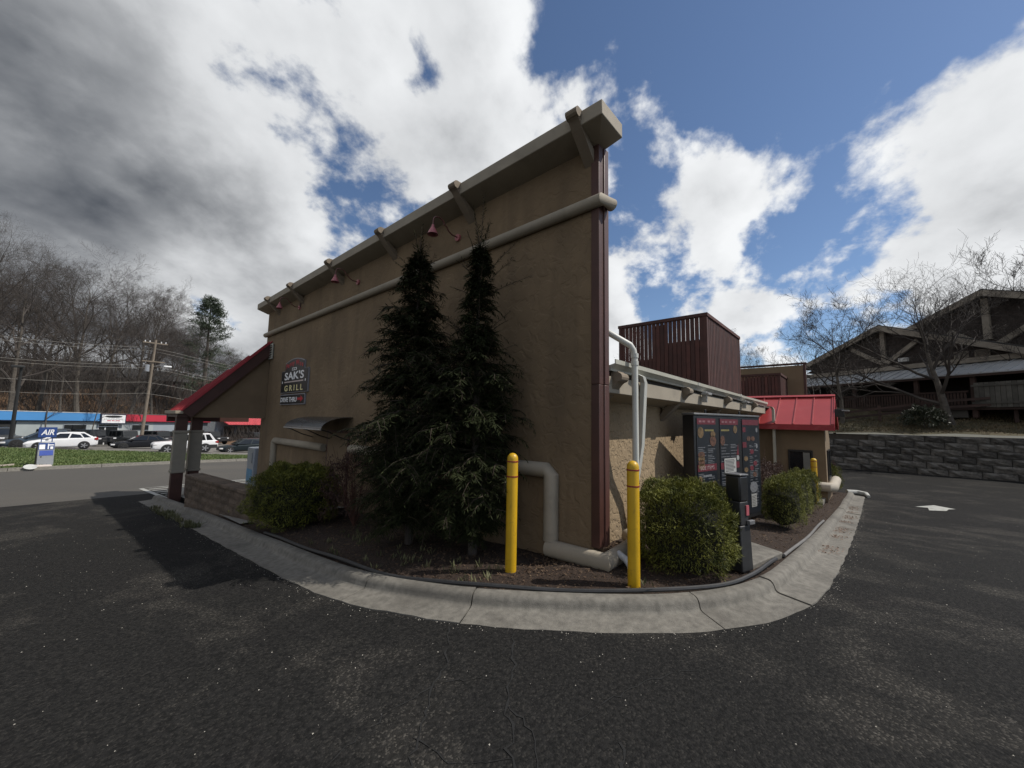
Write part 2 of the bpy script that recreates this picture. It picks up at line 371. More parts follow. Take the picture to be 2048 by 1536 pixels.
# wooded hillside behind the shops
def zh(x, y):
    e = (x*-.515+(y-72)*.857)   # distance behind the shop line
    return -3.4+8.4*sm(1, 22, e)+10*sm(20, 90, e)+.5*math.sin(x*.21+y*.13)+.25*math.sin(x*.6-y*.37)
hill = sheet('hillside', lin(-130, 150, 90), lin(56, 260, 70), zh, m_leaf_floor)
# bank above the retaining wall
def zb(x, y): return 1.22+.05*max(-8, -y)*.3+ .17*max(0, x-29.3)*(1-sm(6, 14, x-29.3))+1.35*sm(4, 12, x-29.3)+.05*math.sin(x*2+y*1.7)
bank = sheet('grass_bank', lin(29.22, 90, 90), lin(-40, 46, 60), zb, M('bank_turf', (.050, .048, .022), 1, .4, 1.5, col2=(.10, .078, .045), bump=.9, bs=14, dist=.08))

# ---------------------------------------------------------------- kerb and planting bed
OUT = [(1.22,14.3),(1.27,13.66),(1.45,9.71),(1.57,6.17),(1.68,3.93),(1.99,2.81),(2.39,2.06),(3.03,1.26),(3.62,.77),(4.3,.45),(5.29,.29),(8.08,.18),(12.5,.08),(17.2,-.02),(18.2,-.05)]
def catmull(P, n):
    P = [np.array(p, float) for p in P]; P = [2*P[0]-P[1]]+P+[2*P[-1]-P[-2]]; R = []
    for i in range(1, len(P)-2):
        for t in np.linspace(0, 1, n, endpoint=False):
            a, b, c, d = P[i-1:i+3]; R.append(.5*((2*b)+(c-a)*t+(2*a-5*b+4*c-d)*t*t+(3*b-a-3*c+d)*t**3))
    R.append(P[-2]); return np.array(R)
kp = catmull(OUT, 24)
seg = np.r_[0, np.cumsum(np.linalg.norm(np.diff(kp, axis=0), axis=1))]
def kpt(s): return np.array([np.interp(s, seg, kp[:, 0]), np.interp(s, seg, kp[:, 1])])
def kfr(s):
    t = kpt(s+.06)-kpt(s-.06); t /= np.linalg.norm(t); return kpt(s), t, np.array([-t[1], t[0]])   # inward normal
def kat(s, u, h):
    p, t, n = kfr(min(max(s, .07), seg[-1]-.07)); q = p+n*u; return (q[0], q[1], zt(p[0], p[1])+h)
KPROF = [(-.02, -.12), (0, .006), (.10, .010), (.245, .017), (.268, .024), (.280, .038), (.289, .066), (.300, .088), (.318, .104), (.342, .111), (.415, .113), (.430, .102), (.435, -.1)]
kerb = thing('kerb', None, None); kerb['kind'] = 'structure'
cuts = [0, 2.3, 5.2, 8.1, 10.7, 11.95, 14.05, 15.15, 17.9, 20.8, 23.7, 26.6, seg[-1]]
jr = random.Random(3)
for a, b_ in zip(cuts[:-1], cuts[1:]):
    b = MB(); ss = lin(a+.006, b_-.006, max(4, int((b_-a)/.12))); k = len(KPROF); dz = jr.uniform(-.006, .006)
    for s_ in ss:
        wob = .006*math.sin(s_*9)+.004*math.sin(s_*23)
        for u, h in KPROF: b.v.append(kat(s_, u+(wob if u < .05 else 0), h+dz))
    n_ = len(ss)
    b.f += [(i*k+j, i*k+(j+1) % k, (i+1)*k+(j+1) % k, (i+1)*k+j) for i in range(n_-1) for j in range(k)]+[tuple(range(k)), tuple((n_-1)*k+j for j in range(k))]
    b.build('kerb_section', m_conc, kerb, smooth=True)
# mulch bed between kerb and wall
WX, WY, SY = 3.75, 2.10, 2.45          # long wall plane, its near end, side wall plane
def inner(s_):
    p = kpt(s_)
    if p[1] > 2.6: return np.array([WX+.05, p[1]])
    if p[0] > 4.6: return np.array([p[0], SY+.05])
    t = sm(0, 1, (2.6-p[1])/2.1)
    a = math.pi/2*0; return np.array([WX+.05+t*.8, 2.6-.1*t])
def zmul(x, y, dz=0): return zt(x, y)+.12+dz
V = []; ns, nu = 150, 14; S0, S1 = 3.0, seg[-1]-.3
for s_ in lin(S0, S1, ns):
    a = np.array(kat(s_, .42, 0)[:2]); c = inner(s_)
    for t in lin(0, 1, nu):
        p = a*(1-t)+c*t; zz = zt(*kpt(s_))*(1-t)+zt(c[0], c[1])*t
        V.append((p[0], p[1], zz+.084+.035*math.sin(math.pi*min(1, t*1.3))+rnd.uniform(-.008, .008)))
F = [(i*nu+j, (i+1)*nu+j, (i+1)*nu+j+1, i*nu+j+1) for i in range(ns-1) for j in range(nu-1)]
bedV = np.array(V).reshape(ns, nu, 3)
props(link('mulch_bed', np_mesh('mulch_bed', V, F, m_mulch, True)), kind='structure')
def bed(fs, ft):
    i = fs*(ns-1); j = ft*(nu-1); i0 = min(int(i), ns-2); j0 = min(int(j), nu-2); a, b = i-i0, j-j0
    return (bedV[i0, j0]*(1-a)*(1-b)+bedV[i0+1, j0]*a*(1-b)+bedV[i0, j0+1]*(1-a)*b+bedV[i0+1, j0+1]*a*b)
nr = np.random.default_rng(5)
cen = np.array([bed(nr.random()**1.0, nr.random()**.8) for _ in range(14000)])+np.c_[np.zeros((14000, 2)), nr.uniform(.002, .022, 14000)]
u = unit(nr.normal(size=(14000, 3))*[1, 1, .35])*nr.uniform(.008, .030, (14000, 1)); v = unit(np.cross(u, nr.normal(size=(14000, 3))*[.4, .4, 1]))*nr.uniform(.003, .008, (14000, 1))
Vq, Fq = quads(cen, u, v)
props(link('mulch_chips', np_mesh('mulch_chips', Vq, Fq, m_chip)), 'shredded brown bark mulch over the planting bed', 'mulch', kind='stuff')
# ---------------------------------------------------------------- the grill building
B = thing('restaurant_building', 'tan stucco drive-through grill with tall sloping-looking false front and brown corner trim', 'building', (3.75, 2.1, 0))
YE = 13.7
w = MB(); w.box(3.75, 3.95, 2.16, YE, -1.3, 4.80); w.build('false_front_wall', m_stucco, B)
# side wall, rear false front and roof deck
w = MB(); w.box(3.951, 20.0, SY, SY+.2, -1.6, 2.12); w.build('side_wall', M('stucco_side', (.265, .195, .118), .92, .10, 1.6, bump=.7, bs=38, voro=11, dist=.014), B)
w = MB(); w.box(3.951, 20, SY+.02, 13.4, 2.125, 2.2); w.build('roof_deck', M('roof_membrane', (.12, .11, .10), .9), B)
w = MB(); w.box(20.001, 20.25, 1.62, 13.4, -1.6, 4.10); w.build('rear_false_front', m_stucco_fine, B)
w = MB(); w.box(19.99, 20.27, 1.54, 1.617, -1.6, 4.16); w.build('rear_corner_trim', m_brown, B)
w = MB(); w.box(19.96, 20.30, 1.5, 13.4, 4.16, 4.21); w.build('rear_coping', m_brown, B)
w = MB(); w.box(3.96, 20, 13.2, 13.4, -1.6, 2.12); w.build('front_wall', m_stucco_fine, B)
# brown metal corner trim in two folded lengths
for z0, z1 in ((.27, 2.0), (2.002, 4.78)):
    t = MB(); t.box(3.732, 3.83, 2.075, 2.175, z0, z1); t.build('corner_trim', m_brown, B, bevel=.006)
    t = MB(); t.box(3.832, 3.935, 2.06, 2.155, z0, z1); t.build('corner_trim', M('brown_trim_pale', (.078, .034, .027), .5, .18, 3, bump=.12, bs=8), B, bevel=.008)  # end strip in a paler brown than the strip on the corner
w = MB(); w.box(3.80, 3.96, 2.156, 2.2, .1, .27); w.build('trim_foot', m_stucco_fine, B)
# cornice, mitred round the near end
def cornice(name, y0, y1, zt_, zm, zb_, xf, xw, xb):
    c = MB()
    pr = lambda o, ym: [(xw, zb_), (xf, zm), (xf, zt_), (xb, zt_), (xb, zm)]
    a = [(xw, y0+.20, zb_), (xf, y0, zm), (xf, y0, zt_), (xb, y0, zt_), (xb, y0, zm), (xb-.06, y0+.20, zb_)]
    e = [(x, y1, z) for (x, _, z) in a]
    n = len(a); c.add(a+e, [(0,1,4,5), (1,2,3,4), (6,11,10,7), (7,10,9,8)]+[(i, (i+1) % n, n+(i+1) % n, n+i) for i in range(n)])
    return c.build(name, m_cornice, B, bevel=.008)
cornice('cornice', 1.88, YE+.12, 5.035, 4.87, 4.775, 3.45, 3.745, 3.93)
# scroll brackets
def bracket(p, out, w=.13, s=1.0):
    """p: top point on the cornice face, out: unit outward vector"""
    o = Vector(out); p = Vector(p); side = Vector((-o.y, o.x, 0)); b = MB()
    prof = [(-.03, .05), (.06, .05), (.085, .02), (.10, -.02), (.085, -.06), (.045, -.085), (.03, -.10), (-.02, -.16), (-.37, -.50), (-.37, -.40), (-.30, -.28), (-.03, -.10)]
    poly = [p+o*(u*s)+Vector((0, 0, v*s))-side*w/2 for u, v in prof]
    b.prism(poly, side*w)
    c = p+o*(.06*s)+Vector((0, 0, -.015*s)); b.tube([c-side*(w/2+.008), c+side*(w/2+.008)], .055*s, 12)
    return b
for y in (2.20, 4.25, 6.38, 8.56, 10.9, 12.72):
    bracket((3.445, y, 5.0), (-1, 0, 0)).build('bracket', M('bracket_paint', (.185, .148, .108), .85, .12, 5, bump=.4, bs=40), B)
for x in (4.13, 6.50, 9.10, 11.9):
    bracket((x, 2.075, 2.12), (0, -1, 0), w=.16, s=1.0).build('bracket', MATS['bracket_paint'], B)
# round string course
c = MB(); c.tube([(3.71, YE+.03, 4.08), (3.71, 2.02, 4.08), (3.90, 2.0, 4.08)], .070, 16); c.build('string_course', m_cornice, B, smooth=True)
# pipe-like bumper mouldings
def pipe(pts, r, name='bumper_moulding', m=None, n=14): MB().tube(pts, r, n).build(name, m or m_cornice, B, smooth=True)
pipe([(3.70, 12.18, -.6), (3.70, 12.18, .84), (3.70, 12.12, .90), (3.70, 8.90, .90)], .085)
pipe([(3.70, 7.62, .95), (3.70, 2.74, 1.02), (3.70, 2.68, .97), (3.70, 2.68, .24)], .088)
pipe([(3.68, 2.70, .16), (3.68, 1.98, .17), (4.6, 2.05, .15), (4.9, 2.3, .12)], .095)
# service door
d = MB(); d.box(3.726, 3.748, 7.80, 8.84, -.72, 1.30); fr = d.build('door_frame', m_brown, B)
d = MB(); d.box(3.718, 3.7255, 7.86, 8.78, -.70, 1.245); dr = d.build('door', m_stucco_fine, B, bevel=.003)
k = MB(); k.tube([(3.70, 7.95, .25), (3.66, 7.95, .25), (3.66, 8.05, .25)], .012, 8); k.build('handle', M('steel', (.5, .5, .5), .3, metal=1), dr, smooth=True)
# louvre vent
v = MB(); v.box(3.73, 3.748, 12.98, 13.36, 3.30, 3.72); vn = v.build('vent', M('vent_shadow', (.03, .03, .03), .9), B)
v = MB()
for y0, y1, z0, z1 in ((12.96, 13.0, 3.28, 3.74), (13.34, 13.38, 3.28, 3.74), (13.001, 13.339, 3.28, 3.32), (13.001, 13.339, 3.70, 3.74)): v.box(3.70, 3.729, y0, y1, z0, z1)
v.build('frame', m_gutter, vn)
for i in range(5):
    z = 3.35+i*.074; s_ = MB(); s_.hexa([(3.70, 13.002, z), (3.728, 13.002, z+.03), (3.728, 13.338, z+.03), (3.70, 13.338, z), (3.70, 13.002, z+.012), (3.728, 13.002, z+.042), (3.728, 13.338, z+.042), (3.70, 13.338, z+.012)]); s_.build('slat', m_gutter, vn)
# side cornice, eave board, gutter and downspouts
c = MB(); c.prism([(3.97, SY-.001, 1.85), (3.97, 2.085, 1.925), (3.97, 2.085, 2.115), (3.97, SY-.001, 2.12)], (9.9, 0, 0)); c.build('side_cornice', m_cornice, B, bevel=.006)
c = MB(); c.box(3.97, 19.9, 2.12, SY+.02, 2.121, 2.165); c.box(3.97, 19.9, 2.20, SY+.02, 2.165, 2.26); c.build('eave_board', M('eave_dark', (.05, .04, .032), .9), B)
gp = [(2.19, 2.175), (2.06, 2.175), (2.055, 2.20), (2.02, 2.235), (2.0, 2.25), (2.0, 2.30), (2.012, 2.30), (2.012, 2.255), (2.19, 2.21)]
for i, (x0, x1, dz) in enumerate(((3.97, 7.0, 0), (7.02, 10.2, -.012), (10.22, 13.75, -.03))):
    gg = MB(); gg.prism([(x0, y, z+dz) for y, z in gp], (x1-x0, 0, -.012)); gg.build('gutter', m_gutter, B)
for x in (7.01, 10.21):
    gg = MB(); gg.prism([(x-.05, y-.006, z-.012) for y, z in gp[:6]]+[(x-.05, 2.19, 2.31)], (.1, 0, 0)); gg.build('gutter_joint', M('gutter_joint', (.42, .42, .38), .45), B)
p_ = MB(); p_.tube([(4.06, 2.30, 2.72), (4.12, 2.18, 2.66), (4.27, 1.965, 2.50), (4.30, 1.94, 2.44), (4.31, 1.93, 2.36), (4.31, 1.93, .12)], .036, 14); ds = p_.build('downspout', m_white, B, smooth=True)
for z in (2.40, 2.31): c = MB(); c.tube([(4.31, 1.93, z), (4.31, 1.93, z-.05)], .043, 14); c.build('coupling', m_white, ds, smooth=True)
def rect_spout(pts, w=.075, h=.055, m=m_gutter):
    b = MB(); n = len(pts); pts = [Vector(p) for p in pts]
    for p in pts: b.v += [(p.x-w/2, p.y-h/2, p.z), (p.x+w/2, p.y-h/2, p.z), (p.x+w/2, p.y+h/2, p.z), (p.x-w/2, p.y+h/2, p.z)]
    b.f += [(i*4+j, i*4+(j+1) % 4, i*4+4+(j+1) % 4, i*4+4+j) for i in range(n-1) for j in range(4)]+[(0,1,2,3), tuple(4*n-4+j for j in range(4))]
    b.build('downspout', m, B, bevel=.008)
rect_spout([(4.56, 2.03, 2.19), (4.72, 2.02, 2.17), (4.80, 2.03, 2.10), (4.83, 2.05, 1.98), (4.95, 2.14, 1.3), (5.1, 2.30, .7), (5.2, 2.40, .05)], .095, .06, m_white)
rect_spout([(13.86, 2.03, 2.16), (14.0, 1.95, 2.13), (14.08, 1.92, 2.05), (14.10, 1.92, 1.92), (14.10, 1.94, -.6)], .10, .07)
# small flood light under the gutter
for x in (7.4, 10.6):
    f = MB(); f.box(x-.02, x+.02, 1.98, 2.06, 1.97, 2.16); f.box(x-.1, x+.12, 1.93, 2.05, 2.10, 2.135); f.build('flood_light', M('galvanised', (.38, .38, .37), .5, metal=.6), B, bevel=.004)
# entrance porch: lean-to roof, gable panel, twin posts
pr = MB(); s0, s1 = Vector((1.80, 0, 1.66)), Vector((3.80, 0, 3.86)); nn = Vector((-(s1-s0).z, 0, (s1-s0).x)).normalized()
def roofpt(t, y, h): q = s0+(s1-s0)*t+nn*h; return (q.x, y, q.z)
tri = [roofpt(0, 13.16, 0), roofpt(1, 13.16, 0), roofpt(.98, 13.30, 0), roofpt(0, 15.0, 0)]
pr.hexa(tri+[tuple(Vector(p)+nn*.03) for p in tri])
porch = pr.build('porch_roof', m_red, B)
for i in range(5):
    y = 13.18+i*.38; te = max(.06, 1-(y-13.16)/1.84)*.97; s_ = MB(); s_.hexa([roofpt(0, y, .031), roofpt(te, y, .031), roofpt(te, y+.03, .031), roofpt(0, y+.03, .031), roofpt(0, y, .07), roofpt(te, y, .07), roofpt(te, y+.03, .07), roofpt(0, y+.03, .07)]); s_.build('seam', m_red, porch)
bb = MB(); bb.hexa([roofpt(.0, 13.19, -.26), roofpt(1, 13.19, -.26), roofpt(1, 13.24, -.26), roofpt(.0, 13.24, -.26), roofpt(0, 13.19, -.002), roofpt(1, 13.19, -.002), roofpt(1, 13.24, -.002), roofpt(0, 13.24, -.002)]); bb.build('barge_board', m_brown, porch)
ef = MB(); ef.box(1.66, 1.82, 13.17, 15.0, 1.585, 1.67); ef.build('eave_gutter', m_cornice, porch, bevel=.01)
gw = MB(); gw.prism([(2.02, 13.30, 1.50), (3.745, 13.30, 1.50), (3.745, 13.30, 3.62), (2.02, 13.30, 1.74)], (0, .14, 0)); gw.build('gable_panel', m_stucco_fine, B)
gw = MB(); gw.box(1.72, 3.745, 14.95, 15.09, 1.36, 1.60); gw.build('porch_beam', m_brown, B)
gw = MB(); gw.box(1.72, 1.99, 13.245, 15.1, 1.50, 1.585); gw.build('porch_beam', m_brown, B)
m_postgrey = M('post_grey', (.235, .212, .170), .7, .08, 6)
for px, py, zpb in ((1.84, 13.42, -.72), (2.20, 13.66, -.60)):
    q = MB(); q.box(px-.12, px+.12, py-.12, py+.12, zpb, 1.5); ps = q.build('porch_post', m_brown, B)
    q = MB(); q.box(px-.135, px+.135, py-.135, py+.135, .12, 1.08); q.build('sleeve', m_postgrey, ps)
    for z0, z1 in ((1.081, 1.15), (.05, .119)):
        q = MB(); q.box(px-.150, px+.150, py-.150, py+.150, z0, z1); q.build('collar', m_postgrey, ps, bevel=.01)
nb = MB(); nb.box(1.985, 2.06, 13.30, 13.315, 1.44, 1.455); 
# patio slab and painted hatching
pv = []; 
props(sheet('patio', lin(1.95, 8, 14), lin(7.8, 15.6, 16), lambda x, y: zt(x, y)+.125, M('patio_concrete', (.20, .19, .17), .9, .12, 2)), kind='structure')
def decal(name, poly, m, dz=.006):
    b = MB(); b.add([(x, y, zt(x, y)+dz) for x, y in poly], [tuple(range(len(poly)))]); o = b.build(name, m); o['kind'] = 'structure'; return o
decal('painted_line', [(1.50, 17.6), (1.62, 17.6), (1.86, 14.2), (1.74, 14.2)], m_paint)
for i in range(6):
    y = 14.5+i*.52; x0 = 1.86+.07*(17.6-y)/3.4-.2*(y-14.2)/3.4; decal('painted_line', [(x0, y), (4.6, y+.1), (4.6, y+.24), (x0, y+.14)], m_paint)
decal('painted_line', [(2.3, 17.55), (5, 17.6), (5, 17.75), (1.55, 17.7)], m_paint, .007)
# painted arrow in the drive lane
decal('painted_arrow', [(16.95, -1.15), (17.9, -1.62), (17.5, -2.02), (17.25, -1.86), (16.7, -1.75), (16.3, -1.38), (17.05, -1.42)], m_paint)
# kerb nose beyond the booth, painted white
nz = MB(); nz.tube([(18.25, .42, zt(18, .4)+.10), (18.45, .15, zt(18, .1)+.09), (18.35, -.08, zt(18, 0)+.07), (18.0, -.14, zt(18, 0)+.04)], [.07, .075, .075, .05], 8)
props(nz.build('kerb_nose', M('white_kerb_paint', (.42, .42, .39), .7, .1, 6), smooth=True), kind='structure')
cp = MB(); P4 = [(4.62, .93), (5.68, .74), (5.95, 1.12), (4.85, 1.32)]
cp.hexa([(x, y, zt(x, y)-.05) for x, y in P4]+[(x, y, zt(x, y)+.152) for x, y in P4]); props(cp.build('concrete_pad', m_conc, bevel=.012), kind='structure')
# ---------------------------------------------------------------- wall lamps
def lamp(y, z, label):
    L = thing('wall_lamp', label, 'lamp', (3.75, y, z), 'gooseneck lamps along the false front')
    q = MB(); q.tube([(3.748, y, z), (3.715, y, z)], .055, 16); q.build('wall_plate', MATS['faded_red_enamel'], L, smooth=True)
    pts = [(3.72, y, z), (3.62, y, z+.0), (3.55, y, z+.03), (3.50, y, z+.09)]
    for i in range(9):
        a = math.pi*i/8; pts.append((3.36+.10*math.cos(a)*1.0, y, z+.10+.075*math.sin(a)))
    pts += [(3.255, y, z+.02)]
    q = MB(); q.tube(pts, .0105, 8); q.build('arm', M('lamp_arm', (.12, .040, .034), .5, .2, 8), L, smooth=True)
    q = MB(); q.lathe([(.018, 0), (.024, -.03), (.082, -.15), (.078, -.148), (.02, -.026), (.008, -.005)], (3.255, y, z+.02), 20); q.build('shade', m_redlamp, L, smooth=True)
lamp(4.54, 4.42, 'red gooseneck wall lamp nearest the big corner, above the bare-topped evergreen')
lamp(7.80, 4.45, 'red gooseneck wall lamp in the middle of the three')
L1 = lamp(11.09, 4.50, 'red gooseneck wall lamp at the far porch end of the wall')
q = MB(); q.tube([(3.735, 11.05, 4.50), (3.735, 11.05, 4.80)], .018, 8)
q.build('conduit', m_brown, B, smooth=True)
# ---------------------------------------------------------------- wall sign
S = thing('wall_sign', 'black grill sign with arched top and drive-through arrow panel on tan wall', 'sign', (3.72, 11.1, 1.9))
m_signb = M('sign_black', (.010, .010, .012), .45, .2, 4); m_signe = M('sign_edge', (.22, .22, .24), .5)
m_signw = M('sign_white', (.82, .82, .82), .5, .05, 4); m_signy = M('sign_cream', (.78, .70, .36), .5, .05, 4); m_signr = M('sign_red', (.45, .02, .03), .5, .1, 4)
def arch(y0, y1, zb, n=12): return [(y0+(y1-y0)*i/n, zb+.10*math.sin(math.pi*i/n)) for i in range(n+1)]
out_ = [(12.02, 2.20), (12.02, 2.81), (11.76, 2.81), (11.76, 3.02)]+arch(11.76, 10.39, 3.02)[1:]+[(10.39, 2.81), (10.11, 2.81), (10.11, 2.20)]
q = MB(); q.prism([(3.715, y, z) for y, z in out_], (.032, 0, 0)); q.build('backing', m_signe, S)
cx_, cz_ = 11.065, 2.6
q = MB(); q.prism([(3.708, cx_+(y-cx_)*.97, cz_+(z-cz_)*.955) for y, z in out_], (.0065, 0, 0)); pn = q.build('panel', m_signb, S)
q = MB(); q.box(3.715, 3.747, 10.25, 12.0, 1.885, 2.165); q.build('backing', m_signe, S)
q = MB(); q.box(3.708, 3.7145, 10.29, 11.96, 1.91, 2.14); p2 = q.build('panel', m_signb, S)
T = lambda txt, size, y, z, m, par, **k: text_geo(txt, size, (0, -1, 0), (0, 0, 1), (3.706, y, z), .0015, m=m, parent=par, **k)
T("SAK'S", .28, 11.06, 2.56, m_signw, pn, sx=2.0, bold=.006, space=1.02, split=True)
T('GRILL', .215, 11.06, 2.255, m_signy, pn, sx=1.65, bold=.004, space=1.55, split=True)
T('DRIVE THRU', .175, 11.35, 1.96, m_signw, p2, sx=1.22, bold=.004)
for i, ch in enumerate('Penny Wise'):
    t = (i+.5)/10; T(ch, .19, 11.68-t*1.23, 2.85+.09*math.sin(math.pi*t), m_signr, pn, sx=1.05, bold=.003)
q = MB(); q.box(3.704, 3.7075, 10.40, 11.75, 2.478, 2.512); q.build('rule', M('sign_pink', (.5, .42, .40), .5), pn)
q = MB(); q.box(3.704, 3.7075, 10.90, 11.22, 2.795, 2.865); wb = q.build('name_plate', m_signw, pn)
for a in (10.94, 11.08): q = MB(); q.box(3.7025, 3.7035, a, a+.11, 2.81, 2.85); q.build('lettering', m_signb, wb)
for a in (11.86, 10.24): q = MB(); q.box(3.704, 3.7075, a, a+.05, 2.47, 2.53); q.build('tick', m_signw, pn)
q = MB(); q.prism([(3.7045, y, z) for y, z in ((10.72, 2.00), (10.72, 2.06), (10.50, 2.06), (10.50, 2.115), (10.33, 2.03), (10.50, 1.945), (10.50, 2.00))], (.003, 0, 0)); q.build('arrow', m_signr, p2)
# ---------------------------------------------------------------- door canopy
A = thing('door_canopy', 'arched smoked plastic canopy over the service door', 'canopy', (3.75, 8.7, 1.33))
arcp = [(3.742-.62*math.sin(t*math.pi/2)**1.0, 1.345+.235*math.cos(t*math.pi/2)) for t in lin(0, 1, 9)]
for y0, y1 in ((7.70, 8.68), (8.70, 9.68)):
    q = MB(); k = len(arcp); q.add([(x, y, z+d) for y in (y0, y1) for d in (0, .006) for x, z in arcp], [])
    o = lambda a, d, i: a*2*k+d*k+i
    for i in range(k-1): q.f += [(o(0,1,i), o(0,1,i+1), o(1,1,i+1), o(1,1,i)), (o(0,0,i), o(1,0,i), o(1,0,i+1), o(0,0,i+1)), (o(0,0,i), o(0,0,i+1), o(0,1,i+1), o(0,1,i)), (o(1,0,i), o(1,1,i), o(1,1,i+1), o(1,0,i+1))]
    q.f += [(o(0,0,0), o(0,1,0), o(1,1,0), o(1,0,0)), (o(0,0,k-1), o(1,0,k-1), o(1,1,k-1), o(0,1,k-1))]
    q.build('panel', M('smoked_plastic', (.030, .033, .036), .25, .2, 3, spec=.6), A, smooth=True)
q = MB(); q.box(3.105, 3.125, 7.69, 9.69, 1.325, 1.350); q.build('front_rail', M('steel_rail', (.45, .45, .45), .4, metal=.5), A)
for y in (7.70, 8.69, 9.67):
    q = MB(); q.tube([(3.745, y, 1.10), (3.5, y, 1.18), (3.25, y, 1.30), (3.13, y, 1.335)], .012, 6); q.build('bracket', m_black, A, smooth=True)
# ---------------------------------------------------------------- rooftop screens
def screen(name, label, x0, y0, lx, ly, z0, z1, n1, n2, sw, ragged):
    R = thing(name, label, 'screen', (x0, y0, z0), 'slatted roof screens')
    rr = random.Random(11)
    for i in range(n1):     # face towards -X
        yy = y0+.05+(ly-.1)*(i+.5)/n1; q = MB(); q.box(x0-.018, x0, yy-sw/2, yy+sw/2, z0, z1-.09); q.build('slat', m_brownwood, R)
    for i in range(n2):
        xx = x0+.05+(lx-.1)*(i+.5)/n2; q = MB(); q.box(xx-sw*.53, xx+sw*.53, y0-.018, y0, z0, z1-.09); q.build('slat', m_brownwood, R)
    for a, b in (((x0-.03, y0-.03), (x0+.06, y0+.06)), ((x0-.03, y0+ly-.06), (x0+.06, y0+ly+.03)), ((x0+lx-.06, y0-.03), (x0+lx+.03, y0+.06))):
        q = MB(); q.box(a[0], b[0], a[1], b[1], z0, z1-.085); q.build('post', m_brownwood, R)
    q = MB(); q.box(x0-.05, x0+.07, y0-.05, y0+ly+.05, z1-.084, z1); q.build('top_rail', m_brownwood, R)
    q = MB(); q.box(x0+.071, x0+lx+.05, y0-.05, y0+.07, z1-.084, z1); q.build('top_rail', m_brownwood, R)
    # inner backing boards up to part height, and the rear sides
    q = MB(); q.box(x0+.02, x0+.05, y0+.06, y0+ly*.42, z0, z1-.12 if not ragged else z0+1.55); q.build('backing_board', m_brownwood, R)
    q = MB(); q.box(x0+.02, x0+.05, y0+ly*.42+.002, y0+ly*.60, z0, z1-.15); q.build('backing_board', m_brownwood, R)
    q = MB(); q.box(x0+.02, x0+.05, y0+ly*.60+.002, y0+ly-.06, z0, z0+1.15); q.build('backing_board', m_brownwood, R)
    q = MB(); q.box(x0+.06, x0+lx-.06, y0+.002, y0+.03, z0, z1-.12); q.build('backing_board', m_brownwood, R)
screen('roof_screen', 'large dark brown slatted screen on the roof behind the gutter', 10.5, 2.79, 3.6, 2.35, 2.2, 4.42, 20, 24, .100, True)
screen('roof_screen', 'small dark brown slatted screen on the roof further back', 18.0, 2.2, 1.9, 1.9, 2.2, 3.60, 16, 12, .09, False)
# ---------------------------------------------------------------- drive-through booth
BX0, BX1, BY0 = 14.3, 16.5, .74
D = thing('pickup_booth', 'tan pickup window booth with red metal gable roof', 'booth', (BX0, BY0, -.8))
q = MB(); q.box(BX0, BX1, BY0, SY-.002, -1.2, 1.62); q.build('wall', m_stucco_fine, D)
q = MB(); q.prism([(BX0, BY0+.05, 1.62), (BX1, BY0+.05, 1.62), ((BX0+BX1)/2, BY0+.05, 2.36)], (0, 1.6, 0)); q.build('gable', m_brown, D)
m_redp = M('red_roof_panel', (.30, .032, .033), .42, .08, 1.5, stain=((.37, .082, .075), 2.5, .5, .8, .4))
XR, ZR, XE, ZE, YA, YB = 15.4, 2.50, 13.98, 1.62, .52, 3.2
for sgn, xe in ((1, XE), (-1, 2*XR-XE)):
    q = MB(); q.hexa([(xe, YA, ZE-.03), (XR, YA, ZR-.03), (XR, YB, ZR-.03), (xe, YB, ZE-.03), (xe, YA, ZE), (XR, YA, ZR), (XR, YB, ZR), (xe, YB, ZE)]); rf = q.build('roof', m_redp, D)
    for i in range(7):
        y = YA+.02+i*.44; q = MB(); a, b = Vector((xe+.0*sgn, y, ZE+.001)), Vector((XR, y, ZR+.001)); nv = Vector((-(ZR-ZE)*sgn, 0, abs(XR-xe))).normalized()*.03
        dy = Vector((0, .022, 0)); q.hexa([a, b, b+dy, a+dy, a+nv, b+nv, b+dy+nv, a+dy+nv]); q.build('seam', m_redp, rf)
    q = MB(); q.box(xe-.02, xe+.02, YA-.01, YB, ZE-.16, ZE-.031); q.build('fascia', m_red, rf)
    q = MB(); q.hexa([(xe, YA-.02, ZE-.17), (XR, YA-.02, ZR-.17), (XR, YA-.001, ZR-.17), (xe, YA-.001, ZE-.17), (xe, YA-.02, ZE+.03), (XR, YA-.02, ZR+.03), (XR, YA-.001, ZR+.03), (xe, YA-.001, ZE+.03)]); q.build('barge_board', m_red, rf)
q = MB(); q.prism([(XR-.1, YA-.025, ZR+.0), (XR, YA-.025, ZR+.06), (XR+.1, YA-.025, ZR+.0)], (0, YB-YA, 0)); q.build('ridge_cap', m_redp, D)
def window(par, pts, nrm, fw=.05):
    """four corner points (ccw seen from outside), nrm outward"""
    a, b, c, d = [Vector(p) for p in pts]; n = Vector(nrm); cn = (a+b+c+d)/4
    ins = [p+(cn-p).normalized()*fw*1.45 for p in (a, b, c, d)]
    f = MB()
    for i in range(4):
        p0, p1, i0, i1 = (a, b, c, d)[i], (a, b, c, d)[(i+1) % 4], ins[i], ins[(i+1) % 4]
        f.hexa([p0, p1, i1, i0, p0+n*.035, p1+n*.035, i1+n*.035, i0+n*.035])
    w_ = f.build('window', m_black, par)
    g_ = MB(); g_.hexa([p+n*.003 for p in ins]+[p+n*.012 for p in ins]); g_.build('pane', m_glass, w_); return w_
w1 = window(D, [(BX0, 1.62, .02), (BX0, 1.03, .02), (BX0, 1.03, .87), (BX0, 1.62, .87)], (-1, 0, 0))
